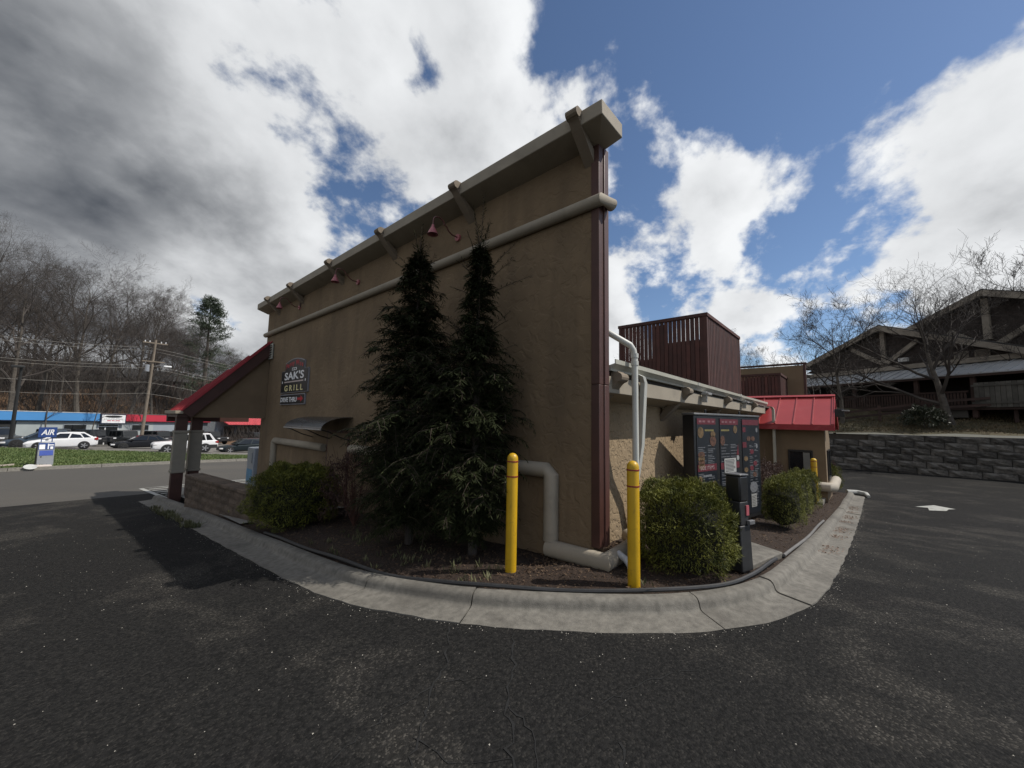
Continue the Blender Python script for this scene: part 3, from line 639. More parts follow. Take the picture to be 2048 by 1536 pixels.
bl_ = MB(); bl_.box(BX0-.018, BX0-.0125, 1.10, 1.26, .1, .80); bl_.build('blind', M('blind', (.16, .16, .15), .7), w1)
window(D, [(14.75, BY0, .0), (15.9, BY0, .0), (15.9, BY0, .87), (14.75, BY0, .87)], (0, -1, 0))
q = MB(); q.tube([(14.22, 1.15, -.13), (14.22, .68, -.13), (14.30, .62, -.13), (16.3, .62, -.13)], .13, 16); q.build('bumper_moulding', M('pale_moulding', (.38, .34, .28), .8, .08, 3), D, smooth=True)
q = MB(); q.box(14.55, 14.95, .30, .50, 1.86, 2.08); q.build('flood_light', m_black, D, bevel=.01)
q = MB(); q.box(14.42, 15.05, .18, .34, 2.02, 2.05); q.build('light_visor', M('grey_metal', (.3, .3, .3), .5), D)
q = MB(); q.box(13.25, 14.3, .80, .92, zt(13.8, .8)+.12, zt(13.8, .8)+.20); q.build('splash_block', m_conc, D)
# ---------------------------------------------------------------- menu board
BL = Vector((6.66, 2.14, 0)); e = Vector((.973, -.229, 0)).normalized(); nn_ = Vector((e.y, -e.x, 0)); MW_, MZ0, MZ1, MT = 2.23, -.10, 1.765, .20
MBD = thing('menu_board', 'black three-panel menu board standing behind the clipped bushes', 'menu board', (BL.x, BL.y, MZ0))
def mp(u, d, z): p = BL+e*u+nn_*d; return (p.x, p.y, z)
def mbox(b, u0, u1, d0, d1, z0, z1):
    return b.hexa([mp(u0, d0, z0), mp(u1, d0, z0), mp(u1, d1, z0), mp(u0, d1, z0), mp(u0, d0, z1), mp(u1, d0, z1), mp(u1, d1, z1), mp(u0, d1, z1)])
mbox(MB(), -.06, MW_, 0, MT, MZ0, MZ1-.04).build('cabinet', m_black, MBD, bevel=.01)
mbox(MB(), -.07, MW_+.01, -.01, MT+.012, MZ1-.039, MZ1).build('top_cap', M('grey_cap', (.10, .10, .10), .35), MBD, bevel=.012)
for u in (.5, 1.7): q = MB(); q.tube([mp(u, .08, MZ1), mp(u, .08, MZ1+.03), mp(u-.02, .08, MZ1+.06), mp(u+.02, .08, MZ1+.06), mp(u+.02, .08, MZ1)], .012, 8); q.build('lifting_eye', m_black, MBD)
for u in (.4, 1.8): mbox(MB(), u-.06, u+.06, .04, .16, MZ0-.35, MZ0).build('leg', m_black, MBD)
m_mp = M('menu_panel', (.013, .016, .022), .3, .25, 3); m_mtxt = M('menu_text', (.14, .145, .155), .6, .3, 30); m_mred = M('menu_red', (.11, .014, .022), .5, .15, 9)
m_mfood = M('menu_food', (.085, .038, .022), .6, .6, 18); m_mbun = M('menu_bun', (.12, .075, .032), .6, .5, 16); m_mw = M('menu_white', (.30, .30, .29), .6, .06, 9); m_mbl = M('menu_ink', (.05, .05, .05), .7)
PZ0, PZ1 = MZ0+.08, MZ1-.075
panels = [(.0, .59), (.72, 1.37), (1.51, 2.17)]
def on_panel(par, u0, u1, z0, z1, m, name, d=MT+.010):
    return mbox(MB(), u0, u1, d-.001, d+.001, z0, z1).build(name, m, par)
def disc(par, u, z, r, m, name='food_picture', rz=None, d=MT+.011):
    b = MB(); n = 16; rz = rz or r; c = [mp(u+r*math.cos(2*math.pi*i/n), d-.001, z+rz*math.sin(2*math.pi*i/n)) for i in range(n)]
    b.prism(c, nn_*.0025); return b.build(name, m, par)
for i, (u0, u1) in enumerate(panels):
    P = mbox(MB(), u0, u1, MT+.001, MT+.008, PZ0, PZ1).build('panel', m_mp, MBD)
    wd = u1-u0; H_ = PZ1-PZ0
    on_panel(P, u0+.01, u1-.01, PZ1-.11, PZ1-.01, m_mred, 'heading')
    tx = MB(); rr = random.Random(20+i)
    cols = [(u0+.03, u0+wd*.48), (u0+wd*.54, u1-.04)] if i < 2 else [(u0+.26, u0+.42), (u0+.46, u1-.04)]
    z = PZ1-.46
    while z > PZ0+.12:
        for a, b in cols:
            if rr.random() < .8: mbox(tx, a, a+(b-a)*rr.uniform(.5, 1), MT+.0085, MT+.0095, z, z+.009)
        z -= rr.choice((.026, .03, .05))
    tx.build('small_print', m_mtxt, P)
    if i < 2:
        hb = MB(); 
        for a in (0, .1, .24, .36): mbox(hb, u0+.06+a*1.1, u0+.06+a*1.1+.08, MT+.0122, MT+.0132, PZ1-.078, PZ1-.045)
        hb.build('heading_print', M('menu_pinkish', (.20, .09, .10), .6), P)
        yb = MB(); mbox(yb, u0+.24-.2*i, u0+.52-.2*i, MT+.0085, MT+.0095, PZ1-.22, PZ1-.19); yb.build('heading_print', M('menu_yellow', (.18, .15, .05), .6), P)
P1, P2, P3 = [c for c in MBD.children if c.name.startswith('panel')]
disc(P1, .11, PZ1-.24, .09, m_mbun); disc(P1, .49, PZ1-.27, .08, m_mbun, rz=.05); disc(P1, .485, PZ1-.38, .10, m_mfood, rz=.09)
for j in range(4): disc(P1, .12, PZ1-.60-.062*j, .10, m_mbun if j % 2 else m_mfood, rz=.05)
disc(P2, .80, PZ1-.38, .075, m_mfood, rz=.085); disc(P2, 1.25, PZ1-.19, .07, m_mbun, rz=.07)
on_panel(P1, .005, .585, .825, .935, m_mred, 'heading'); on_panel(P2, .725, 1.365, .825, .935, m_mred, 'heading')
text_geo('SIDE ITEMS', .085, e, (0, 0, 1), mp(.29, MT+.0125, .85), .001, m=M('menu_side', (.34, .24, .24), .6), parent=P1, sx=1.05)
for k, (u, z, m_) in enumerate([(.07, .72, m_mbun), (.14, .58, m_mbun), (.34, .6, m_mfood), (.5, .62, m_mbun), (.44, .5, m_mred)]): disc(P1, u, PZ0+z, .06, m_, rz=.055)
on_panel(P1, .16, .42, .735, .765, m_mtxt, 'heading_print'); 
for k, (u, z, m_) in enumerate([(.86, .5, m_mfood), (.84, .36, m_mbun), (1.05, .42, m_mtxt)]): disc(P2, u, PZ0+z, .07, m_, rz=.03)
pn_ = mbox(MB(), 1.515, 1.66, MT+.009, MT+.011, PZ1-.52, PZ1-.42).build('picture', m_mred, P3)
b = MB(); b.prism([mp(1.27, MT+.010, PZ1-.64), mp(1.36, MT+.010, PZ1-.64), mp(1.34, MT+.010, PZ1-.44)], nn_*.002); b.build('picture', m_mred, P2); disc(P2, 1.32, PZ1-.69, .045, m_mw, 'picture')
for k, (u, z, m_) in enumerate([(2.08, .20, m_mtxt), (1.75, .36, m_mfood), (1.92, .36, m_mfood), (2.06, .5, m_mtxt), (1.86, .6, m_mred), (1.62, .72, m_mbun), (1.98, .82, m_mred), (1.62, .92, m_mbun), (1.84, .9, m_mred), (1.95, 1.02, m_mfood)]): disc(P3, u, PZ1-z, .075 if m_ is not m_mtxt else .04, m_, rz=.045)
on_panel(P3, 1.53, 1.64, PZ1-.24, PZ1-.15, m_mred, 'picture'); disc(P3, 1.89, .44, .15, m_mtxt, 'picture', rz=.10)
q = on_panel(P3, 1.78, 1.985, .085, .32, m_mw, 'price_card', MT+.013)
tb = MB()
for k in range(7): mbox(tb, 1.80, 1.965-.04*(k % 2), MT+.0142, MT+.0148, .105+k*.028, .114+k*.028)
tb.build('small_print', m_mbl, q)
NP = mbox(MB(), .83, 1.235, MT+.016, MT+.018, .76, 1.003).build('notice', M('paper', (.36, .36, .345), .8, .05, 7), None)
NP.location = (0, 0, 0); props(NP, 'creased white paper notice taped on the middle menu panel', 'notice')
tb = MB(); rr = random.Random(2)
for k in range(9): mbox(tb, .855, 1.205-.07*rr.random(), MT+.0182, MT+.0188, .78+k*.0235, .78+k*.0235+.011)
tb.build('handwriting', m_mbl, NP)
# ---------------------------------------------------------------- order post
O = thing('order_post', 'black order speaker post on concrete pad in front of the menu board', 'speaker post', (4.68, .98, .13))
ea = math.radians(-20); ux, uy = Vector((math.cos(ea), math.sin(ea), 0)), Vector((-math.sin(ea), math.cos(ea), 0)); oc = Vector((4.68, .99, 0))
def obx(u0, u1, v0, v1, z0, z1, tap=0):
    P_ = lambda u, v, z: oc+ux*u+uy*v+Vector((0, 0, z)); return MB().hexa([P_(u0-tap, v0-tap, z0), P_(u1+tap, v0-tap, z0), P_(u1+tap, v1+tap, z0), P_(u0-tap, v1+tap, z0), P_(u0, v0, z1), P_(u1, v0, z1), P_(u1, v1, z1), P_(u0, v1, z1)])
obx(-.085, .085, -.08, .08, .11, .56, .012).build('pedestal', m_blackp, O, bevel=.01)
obx(-.07, .07, -.075, .075, .561, .799).build('neck', m_blackp, O, bevel=.01)
obx(-.07, .075, -.08, .08, .80, 1.06).build('speaker_head', m_black, O, bevel=.018)
obx(-.075, .08, -.085, .085, 1.061, 1.08).build('cap', M('grey_cap', (.1, .1, .1), .35), O, bevel=.01)
obx(.0755, .10, -.05, .05, .85, 1.02).build('grille', m_blackp, O, bevel=.006)
obx(.02, .065, -.085, -.076, .66, .76).build('decal', M('decal_pink', (.42, .10, .12), .5, .2, 20), O)
obx(.03, .12, -.11, -.0755, .57, .61).build('button_box', M('grey_plastic', (.16, .16, .165), .5), O, bevel=.004)
# ---------------------------------------------------------------- bollards
def bollard(x, y, z, h, r, label):
    o = thing('bollard', label, 'bollard', (x, y, z), 'yellow bollards round the drive lane')
    q = MB(); pr_ = [(r*1.0, 0), (r, h-.06)]+[(r*math.cos(a), h-.06+.06*math.sin(a)) for a in lin(.25, math.pi/2-.05, 6)]; q.lathe(pr_, (x, y, z), 28); q.build('sleeve', m_yellow, o, smooth=True)
    for f in (h-.085, h-.235):
        q = MB(); q.lathe([(r+.0005, f-.007), (r+.003, f-.006), (r+.003, f+.006), (r+.0005, f+.007)], (x, y, z), 28); q.build('stripe', m_stripe, o, smooth=True)
bollard(3.0, 2.66, .04, 1.22, .056, 'tall yellow bollard standing in mulch before the shaded long wall')
bollard(3.53, 1.61, .08, 1.155, .056, 'yellow bollard at the bed corner beside the white downspout')
bollard(13.55, .97, -.58, 1.28, .072, 'yellow bollard half hidden by bushes beside the pickup booth window')
# ---------------------------------------------------------------- clipped bushes
def bush_mesh(name, n, seed, ax, m, ln=.020, wd=.0055, boxy=2.6, jag=.05, tw=1.0):
    g = np.random.default_rng(seed); d = unit(g.normal(size=(n, 3))); d[:, 2] = np.where(d[:, 2] < -.55, -d[:, 2], d[:, 2])
    rr = (np.abs(d[:, 0])**boxy+np.abs(d[:, 1])**boxy+np.abs(d[:, 2])**boxy)**(-1/boxy)
    lump = 1+jag*np.sin(d[:, 0]*5+seed)*np.sin(d[:, 1]*6+2*seed)+jag*.8*np.sin(d[:, 2]*9+d[:, 0]*7)+jag*.5*np.sin(d[:, 1]*17+d[:, 2]*13+seed)
    stray = g.random(n) < .02; rad = rr*lump*(1-.26*g.random(n)**2.2+.035*g.random(n)+np.where(stray, g.uniform(.03, .12, n), 0)); P = d*rad[:, None]*ax
    nr_ = unit(d/np.array(ax)); u = unit(nr_*.75+g.normal(size=(n, 3))*.55+np.array([0, 0, .18]))*(ln*g.uniform(.5, 1.35, (n, 1)))
    v = unit(np.cross(u, np.array([0, 0, 1.0])+g.normal(size=(n, 3))*.42))*(wd*g.uniform(.7, 1.3, (n, 1)))
    V1, F1 = quads(P, u, v)
    return np_mesh(name, V1, F1, m)
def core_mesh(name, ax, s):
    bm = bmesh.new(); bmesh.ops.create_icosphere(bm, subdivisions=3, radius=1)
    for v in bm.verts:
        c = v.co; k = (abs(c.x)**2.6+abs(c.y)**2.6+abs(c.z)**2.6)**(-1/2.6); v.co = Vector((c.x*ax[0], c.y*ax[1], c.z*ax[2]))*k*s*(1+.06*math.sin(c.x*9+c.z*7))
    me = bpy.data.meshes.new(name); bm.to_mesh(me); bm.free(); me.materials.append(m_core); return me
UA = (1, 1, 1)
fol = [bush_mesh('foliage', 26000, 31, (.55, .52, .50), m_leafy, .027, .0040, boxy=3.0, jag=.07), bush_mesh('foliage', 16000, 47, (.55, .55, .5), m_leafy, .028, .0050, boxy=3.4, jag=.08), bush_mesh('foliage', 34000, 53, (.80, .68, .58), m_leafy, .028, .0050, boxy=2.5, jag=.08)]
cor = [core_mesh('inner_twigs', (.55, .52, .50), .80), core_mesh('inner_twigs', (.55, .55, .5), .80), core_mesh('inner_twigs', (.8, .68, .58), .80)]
stm = MB(); rr = random.Random(4)
for i in range(9):
    a = rr.uniform(0, 6.28); stm.tube([(.06*math.cos(a), .06*math.sin(a), -.62), (.16*math.cos(a), .16*math.sin(a), -.35), (.3*math.cos(a), .3*math.sin(a), -.05)], [.014, .011, .006], 5)
stem_me = stm.mesh('stems', m_barkd)
def bush(k, x, y, h, rz, sc, label, fm=None, name='clipped_bush', cat='bush', group='clipped evergreen bushes'):
    z0 = zt(x, y)+.10; o = thing(name, label, cat, (x, y, z0), group)
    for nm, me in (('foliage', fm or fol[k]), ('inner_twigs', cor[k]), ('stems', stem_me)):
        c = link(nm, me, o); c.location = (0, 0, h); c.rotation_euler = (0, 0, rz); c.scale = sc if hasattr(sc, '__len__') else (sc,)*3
    return o
bush(0, 4.44, 1.46, .37, .3, (.90, .92, .98), 'rounded green bush between the yellow bollard and the black order post')
bush(1, 7.95, 1.0, .40, .05, (.80, .52, .80), 'clipped green bush right behind the order post')
bush(1, 9.45, 1.02, .42, 3.1, (.95, .52, .86), 'clipped green bush second along the drive lane')
bush(1, 11.2, 1.02, .45, .1, (1.1, .54, .92), 'clipped green bush closest to the pickup booth window')
bush(1, 17.4, .98, .45, 2.7, (.75, .8, .95), 'small yellow-green bush peeking out beyond the booth')
bush(2, 2.58, 7.2, .43, .9, (.98, .98, .92), 'wide rounded bush against the low block wall')
barb = bush_mesh('foliage', 9000, 71, (.5, .45, .55), m_barb, .016, .006, boxy=2, jag=.16)
bar2 = bush_mesh('foliage', 9000, 73, (.9, .4, .45), m_barb, .017, .006, boxy=2, jag=.18)
def barberry(x, y, h, rz, sc, label, me=barb):
    z0 = zt(x, y)+.10; o = thing('barberry_shrub', label, 'shrub', (x, y, z0), 'dark red barberry shrubs')
    c = link('foliage', me, o); c.location = (0, 0, h); c.rotation_euler = (0, 0, rz); c.scale = sc
    s_ = MB(); r2 = random.Random(int(x*10))
    for i in range(26):
        a = r2.uniform(0, 6.28); k = r2.uniform(.3, .62); s_.tube([(0, 0, 0), (.25*k*math.cos(a), .25*k*math.sin(a), .5*h*1.3), (k*sc[0]*.8*math.cos(a), k*sc[1]*.7*math.sin(a), h+r2.uniform(.25, .72)*sc[2])], [.008, .006, .002], 4)
    s_.build('stems', M('barberry_stem', (.075, .030, .020), .8, .3, 6), o, local=True)
barberry(3.05, 6.05, .55, 0, (1.0, .95, 1.05), 'dark red leafy shrub between the wide bush and the evergreen')
barberry(9.9, 1.75, .62, 0, (1.15, .8, 1.0), 'red-brown twiggy shrub behind the bushes right of the menu board', bar2)
barberry(12.2, 1.75, .55, .4, (1.0, .8, .95), 'red-brown shrub under the booth window', bar2)
barberry(19.2, .9, .45, .4, (.6, .6, .8), 'dark red shrub past the booth by the lane end')
# ---------------------------------------------------------------- hemlocks
def hemlock(name, x, y, H, prof, seed, label, top_shoots, nb=240, asym=1.9):
    g = np.random.default_rng(seed); z0 = zt(x, y)+.10; o = thing(name, label, 'tree', (x, y, z0))
    t = MB(); t.tube([(0, 0, -.1), (.01, .0, H*.3), (.0, .02, H*.65), (0, 0, H)], [.055, .045, .028, .004], 8); t.build('trunk', m_barkd, o, local=True)
    C, Uv, Vv = [], [], []; tw = MB()
    def spray(base, d, Ln, dens, droop, big=1.0, pale=False):
        n = max(4, int(Ln*dens)); ts = (np.arange(n)+.3)/n
        pts = base[None]+d[None]*(ts*Ln)[:, None]; pts[:, 2] -= droop*Ln*ts**2.2
        side = unit(np.cross(d, [0, 0, 1.0])[None])[0]
        tn = np.gradient(pts, axis=0); tn = unit(tn)
        for sg in (-1, 1):
            k = g.uniform(.55, 1.2, n)*big*(1-.45*ts); dr = unit(tn*.75+sg*side[None]*.8+g.normal(size=(n, 3))*.22-np.array([0, 0, .18]))
            ln = .055*k; C.append(pts+dr*ln[:, None]); Uv.append(dr*ln[:, None]); Vv.append(unit(np.cross(dr, [0, 0, 1])+g.normal(size=(n, 3))*.35)*(.0085*k)[:, None])
        if Ln > .2: tw.tube([tuple(pts[0]), tuple(pts[n//2]), tuple(pts[-1])], [.006, .004, .0015], 4, cap=False)
    for i in range(nb):
        f = g.random()**1.05; z = .26+f*(H-.35); a = g.uniform(0, 6.283); R = float(np.interp(f, *prof))*(1+.30*math.cos(a-asym)*np.interp(f, [.15, .3, .5, .62], [0, 1, 1, 0]))
        d = np.array([math.cos(a), math.sin(a), .10+.55*f]); d /= np.linalg.norm(d)
        Ln = R*g.uniform(.5, 1.22); base = np.array([0, 0, z])
        spray(base, d, Ln, 30, .38*(1-f*.5), 1.25)
        for q in range(int(4+Ln*13)):           # side sprays off the limb
            t_ = g.uniform(.25, .98); bp = base+d*Ln*t_; bp[2] -= .38*(1-f*.5)*Ln*t_**2.2
            da = a+g.choice([-1, 1])*g.uniform(.4, 1.1); dd = np.array([math.cos(da), math.sin(da), g.uniform(-.35, .25)]); spray(bp, dd/np.linalg.norm(dd), g.uniform(.10, .26)*(.6+.6*R), 46, .5)
    for i in range(46):        # stray shoots round the outline
        f = g.uniform(.3, .97); a = g.uniform(0, 6.283); R = float(np.interp(f, *prof)); top_shoots.append((f, a, g.uniform(.35, .95), R*.9+g.uniform(.12, .36)))
    for (zf, a, tilt, Ln) in top_shoots:
        d = np.array([math.cos(a)*math.sin(tilt), math.sin(a)*math.sin(tilt), math.cos(tilt)]); spray(np.array([0, 0, H*zf]), d, Ln, 46, .10, .80)
    C, Uv, Vv = np.concatenate(C), np.concatenate(Uv), np.concatenate(Vv)
    lim = WX-.06-x
    keep = C[:, 0] < lim-.01; C, Uv, Vv = C[keep], Uv[keep], Vv[keep]
    Vq, Fq = quads(C, Uv, Vv); Vq[:, 0] = np.minimum(Vq[:, 0], lim); link('foliage', np_mesh('foliage', Vq, Fq, m_leafd), o)
    tw.v = [(min(v[0], lim), v[1], v[2]) for v in tw.v]; tw.build('twigs', M('hemlock_twig', (.05, .035, .025), .9), o, local=True)
TW = lambda *l: l
hemlock('hemlock_tree', 2.98, 4.42, 3.95, ([0, .12, .3, .5, .62, .75, .88, 1], [.40, .60, .74, .70, .56, .40, .25, .07]), 5, 'broad dark evergreen with pointed top against the tan wall',
        [(.98, 0, .02, .50), (.95, 2.2, .18, .55), (.95, 4.0, .22, .40), (.93, 2.2, .25, .42), (.93, 4.5, .3, .4), (.88, 1.5, .5, .5), (.88, 5.0, .55, .5), (.84, 3.2, .55, .45), (.5, 1.9, .75, 1.05), (.45, 1.7, .9, 1.0), (.8, 4.2, .8, .6), (.76, 1.4, .7, .5), (.42, 1.9, .8, 1.1), (.35, 1.8, .95, 1.1), (.7, 4.5, .9, .6), (.65, 1.6, .8, .7)], 460, -1.7)
hemlock('hemlock_tree', 3.18, 3.42, 3.80, ([0, .12, .25, .42, .55, .62, .72, .85, 1], [.16, .52, .70, .68, .52, .34, .20, .13, .03]), 9, 'narrow evergreen with long bare leading shoots right of the broad one',
        [(.97, 0, .05, .85), (.95, 2.5, .15, .7), (.95, 5.2, .25, .5), (.90, 2.1, .3, .60), (.90, 4.4, .42, .62), (.86, 5.0, .8, .72), (.86, 1.7, .75, .55), (.83, 4.7, 1.05, .66), (.80, 1.6, 1.0, .6), (.80, 5.2, 1.1, .75), (.66, 4.6, 1.05, .70), (.64, 1.5, .9, .7), (.6, 4.9, 1.2, .6), (.9, 1.2, .2, .65)], 420, 1.7)
# ---------------------------------------------------------------- low block wall by the porch
LW = thing('block_wall', 'low rough brown block wall running from the porch post to the bush', 'wall', (1.75, 11.2, -.6))
A0, B0 = Vector((1.72, 11.22, 0)), Vector((2.20, 7.3, 0)); ed = (B0-A0).normalized(); en = Vector((-ed.y, ed.x, 0)); LEN = (B0-A0).length
def lwp(s_, o_, z): p = A0+ed*s_+en*o_; return (p.x, p.y, z)
b = MB(); b.hexa([lwp(.02, .02, -.9), lwp(LEN, .02, -.9), lwp(LEN, .24, -.9), lwp(.02, .24, -.9), lwp(.02, .02, .185), lwp(LEN, .02, .185), lwp(LEN, .24, .185), lwp(.02, .24, .185)]); b.build('mortar', m_mortar, LW)
rr = random.Random(8); bvar = []
for k in range(5):
    g_ = MB(); nx_, nz_ = 4, 2; L_, Hh = .385, .142
    for f_, sgn in ((0.0, -1), (.26, 1)):
        o_ = len(g_.v)
        for i in range(nx_+1):
            for j in range(nz_+1):
                ed_ = (i in (0, nx_)) or (j in (0, nz_)); g_.v.append((L_*i/nx_, f_+sgn*(0 if ed_ else rr.uniform(.008, .03)), Hh*j/nz_))
        g_.f += [(o_+i*3+j, o_+(i+1)*3+j, o_+(i+1)*3+j+1, o_+i*3+j+1) for i in range(nx_) for j in range(nz_)]
    o_ = len(g_.v); g_.box(0, L_, .004, .256, 0, Hh); bvar.append(g_.mesh('block', m_brick))
rz = math.atan2(ed.y, ed.x)
for c_ in range(6):
    z = .19-.148*(c_+1); s_ = 0.0 if c_ % 2 else -.2
    while s_ < LEN-.05:
        p = A0+ed*max(s_, 0); o = link('block', bvar[rr.randrange(5)], LW); o.location = Vector((p.x, p.y, z))-LW.location; o.rotation_euler = (0, 0, rz)
        if s_ < 0: o.scale = (.52, 1, 1)
        s_ += .395
for i in range(10):
    q = MB(); s0_ = i*.40-.03; q.hexa([lwp(s0_, -.03, .192), lwp(s0_+.392, -.03, .192), lwp(s0_+.392, .29, .192), lwp(s0_, .29, .192), lwp(s0_, -.03, .25), lwp(s0_+.392, -.03, .25), lwp(s0_+.392, .29, .25), lwp(s0_, .29, .25)]); q.build('cap_stone', m_brick, LW, bevel=.008)
# ---------------------------------------------------------------- small things round the bed
hp = [kat(s_, .448+.015*math.sin(s_*2.1)+.02*math.sin(s_*.9), .122+.010*math.sin(s_*3.3)) for s_ in lin(7.6, 16.0, 60)]
q = MB(); q.tube(hp, .020, 8); props(q.build('drip_hose', m_blackp, smooth=True), 'black hose lying along the inside of the curved kerb', 'hose')
hp = [kat(s_, .45+.01*math.sin(s_*2), .118) for s_ in lin(16.3, 20.4, 30)]
q = MB(); q.tube(hp, .018, 8); props(q.build('edging_pipe', M('grey_pipe', (.13, .125, .12), .7), smooth=True), 'grey edging pipe along the kerb beside the order post', 'pipe')
q = MB(); q.tube([(3.80, 1.74, .13), (3.86, 1.84, .19), (3.9, 1.95, .22)], .035, 12); q.tube([(3.79, 1.725, .122), (3.82, 1.775, .15)], .042, 12); props(q.build('drain_stub', M('grey_pvc', (.46, .47, .48), .5), smooth=True), 'pale grey plastic drain stub lying behind the corner bollard', 'pipe')
IC = thing('ice_chest', 'pale blue-grey ice chest just visible past the wall end', 'ice chest', (3.95, 14.3, -.7))
q = MB(); q.box(3.72, 4.4, 14.0, 14.7, -.66, .56); q.build('cabinet', M('ice_chest', (.30, .33, .37), .4, .08, 3), IC, bevel=.03)
q = MB(); q.box(3.712, 3.719, 14.08, 14.62, -.5, -.1); q.build('logo_panel', M('ice_blue', (.08, .25, .42), .5), IC)
q = MB(); q.box(3.70, 3.719, 14.12, 14.2, .1, .42); q.build('handle', M('ice_grey', (.25, .27, .3), .4), IC)
# weeds at the kerb and in the mulch
def tuft(name, spots, m, label, n=14, h=.10):
    V_, F_ = [], []; g = np.random.default_rng(len(spots)); C, Uu, Vv = [], [], []
    for (x, y, z) in spots:
        for k in range(n):
            a = g.uniform(0, 6.28); l = h*g.uniform(.35, 1)/2; t_ = g.uniform(.2, 1.0); d = np.array([math.cos(a)*t_, math.sin(a)*t_, 1.0]); d /= np.linalg.norm(d)
            C.append(np.array([x, y, z])+d*l+g.normal(size=3)*[.02, .02, 0]); Uu.append(d*l); Vv.append(np.array([-math.sin(a), math.cos(a), 0])*l*.14)
    V_, F_ = quads(np.array(C), np.array(Uu), np.array(Vv)); return props(link(name, np_mesh(name, V_, F_, m)), label, 'weeds', kind='stuff')
rr = random.Random(15); sp_ = []
for i in range(60):
    s_ = rr.uniform(2.0, 5.6); sp_.append(kat(s_, rr.gauss(.0, .05), .0))
tuft('kerb_weeds', sp_, M('weed', (.045, .055, .018), .8, .4, 3, col2=(.12, .11, .05)), 'scrubby weeds growing where kerb meets asphalt', 16, .13)
sp_ = [tuple(bed(rr.uniform(.22, .36), rr.uniform(.02, .5))) for i in range(36)]+[kat(12.05, .5, .14), kat(13.6, .47, .15), kat(10.3, .55, .14)]
tuft('bed_weeds', sp_, MATS['weed'], 'low weeds sprouting in the mulch bed', 12, .10)
# dead leaves in the gutter
n = 2600; s_ = nr.uniform(17.5, 26, n); uu = np.abs(nr.normal(.20, .085, n)); C = np.array([kat(a, min(b_, .30), .024+.03*max(0, b_-.25)) for a, b_ in zip(s_, uu)])+np.c_[np.zeros((n, 2)), nr.uniform(.002, .012, n)]
clump = (np.sin(s_*2.6)+np.sin(s_*5.3+1) > .1); C = C[clump]; n = len(C)
u = unit(nr.normal(size=(n, 3))*[1, 1, .25])*nr.uniform(.006, .018, (n, 1)); v = unit(np.cross(u, nr.normal(size=(n, 3))*[.3, .3, 1]))*nr.uniform(.004, .009, (n, 1)); Vq, Fq = quads(C, u, v)
props(link('dead_leaves', np_mesh('dead_leaves', Vq, Fq, M('dry_leaf', (.13, .075, .05), .9, .4, 5, col2=(.22, .15, .11)))), 'brown dead leaves drifted in the gutter', 'leaves', kind='stuff')
# pale grit on the asphalt
n = 2600; X = np.r_[nr.uniform(-6, 8, n), nr.uniform(6, 24, 700)]; Y = np.r_[nr.uniform(-3, 11, n), nr.uniform(-6, 0, 700)]
ok = np.array([np.min(np.hypot(kp[:, 0]-a, kp[:, 1]-b_)) > .02 and not (a > np.interp(b_, [-9, 14.3], [0, 0])+0 and b_ > np.interp(a, [2.39, 3.03, 3.62, 4.3, 5.29, 8.08, 18], [2.06, 1.26, .77, .45, .29, .18, 0]) and a > np.interp(b_, [.3, 2.06, 2.81, 3.93, 6.17, 9.71, 13.7], [4.3, 2.39, 1.99, 1.68, 1.57, 1.45, 1.27])) for a, b_ in zip(X, Y)]); X, Y = X[ok], Y[ok]
near = nr.uniform(0, seg[-1]-2, 700); ed_ = np.array([kat(a, -abs(b_)-.01, 0) for a, b_ in zip(near, nr.normal(0, .05, 700))])
C = np.r_[np.c_[X, Y, [zt(a, b_) for a, b_ in zip(X, Y)]], ed_]; n = len(C); sz = nr.uniform(.0022, .0065, n)
base = np.array([(1,0,0),(-.5,.8,0),(-.5,-.8,0),(0,0,.7)]); V_ = (base[None]*sz[:, None, None]*nr.uniform(.7, 1.3, (n, 4, 1))+C[:, None]).reshape(-1, 3); F_ = (np.array([(0,1,3),(1,2,3),(2,0,3)])[None]+4*np.arange(n)[:, None, None]).reshape(-1, 3)
props(link('grit', np_mesh('grit', V_, F_, M('pale_grit', (.34, .32, .28), .9, .3, 9))), 'pale grit and petals scattered over the dark asphalt', 'grit', kind='stuff')
# cracks
def crack(pts, w, seed):
    r2 = random.Random(seed); P = []
    for i in range(len(pts)-1):
        a, c = np.array(pts[i]), np.array(pts[i+1]); L_ = np.linalg.norm(c-a); k = max(2, int(L_/.045))
        for j in range(k): P.append(a+(c-a)*j/k+np.array([r2.gauss(0, .011), r2.gauss(0, .011)]))
    P.append(np.array(pts[-1])); b = MB(); n_ = len(P)
    for i, p in enumerate(P):
        d = P[min(i+1, n_-1)]-P[max(0, i-1)]; d = np.array([-d[1], d[0]])/max(1e-6, np.linalg.norm(d)); ww = w*1.15*r2.uniform(.15, 1.5)*(1 if i < n_-6 else .4)
        for sg in (-1, 1): q_ = p+d*ww*sg; b.v.append((q_[0], q_[1], zt(q_[0], q_[1])+.003))
    b.f = [(2*i, 2*i+1, 2*i+3, 2*i+2) for i in range(n_-1)]; b.build('crack', m_crack, lot)
crack([(2.05, 2.45), (1.75, 2.1), (1.55, 1.98), (1.25, 1.72), (.9, 1.4)], .0045, 1)
crack([(2.3, 2.02), (2.02, 1.75), (1.75, 1.55), (1.5, 1.30), (1.2, 1.02), (.95, .8)], .0055, 2)
crack([(1.75, 1.55), (1.68, 1.33), (1.42, 1.02), (1.2, .80)], .004, 3)
crack([(1.55, 1.98), (1.32, 2.0), (1.0, 1.95), (.7, 1.8)], .004, 4)
crack([(1.95, .98), (1.72, .85), (1.45, .72), (1.2, .58)], .006, 5)
crack([(1.62, 1.98), (1.9, 1.72), (2.02, 1.75)], .003, 6)
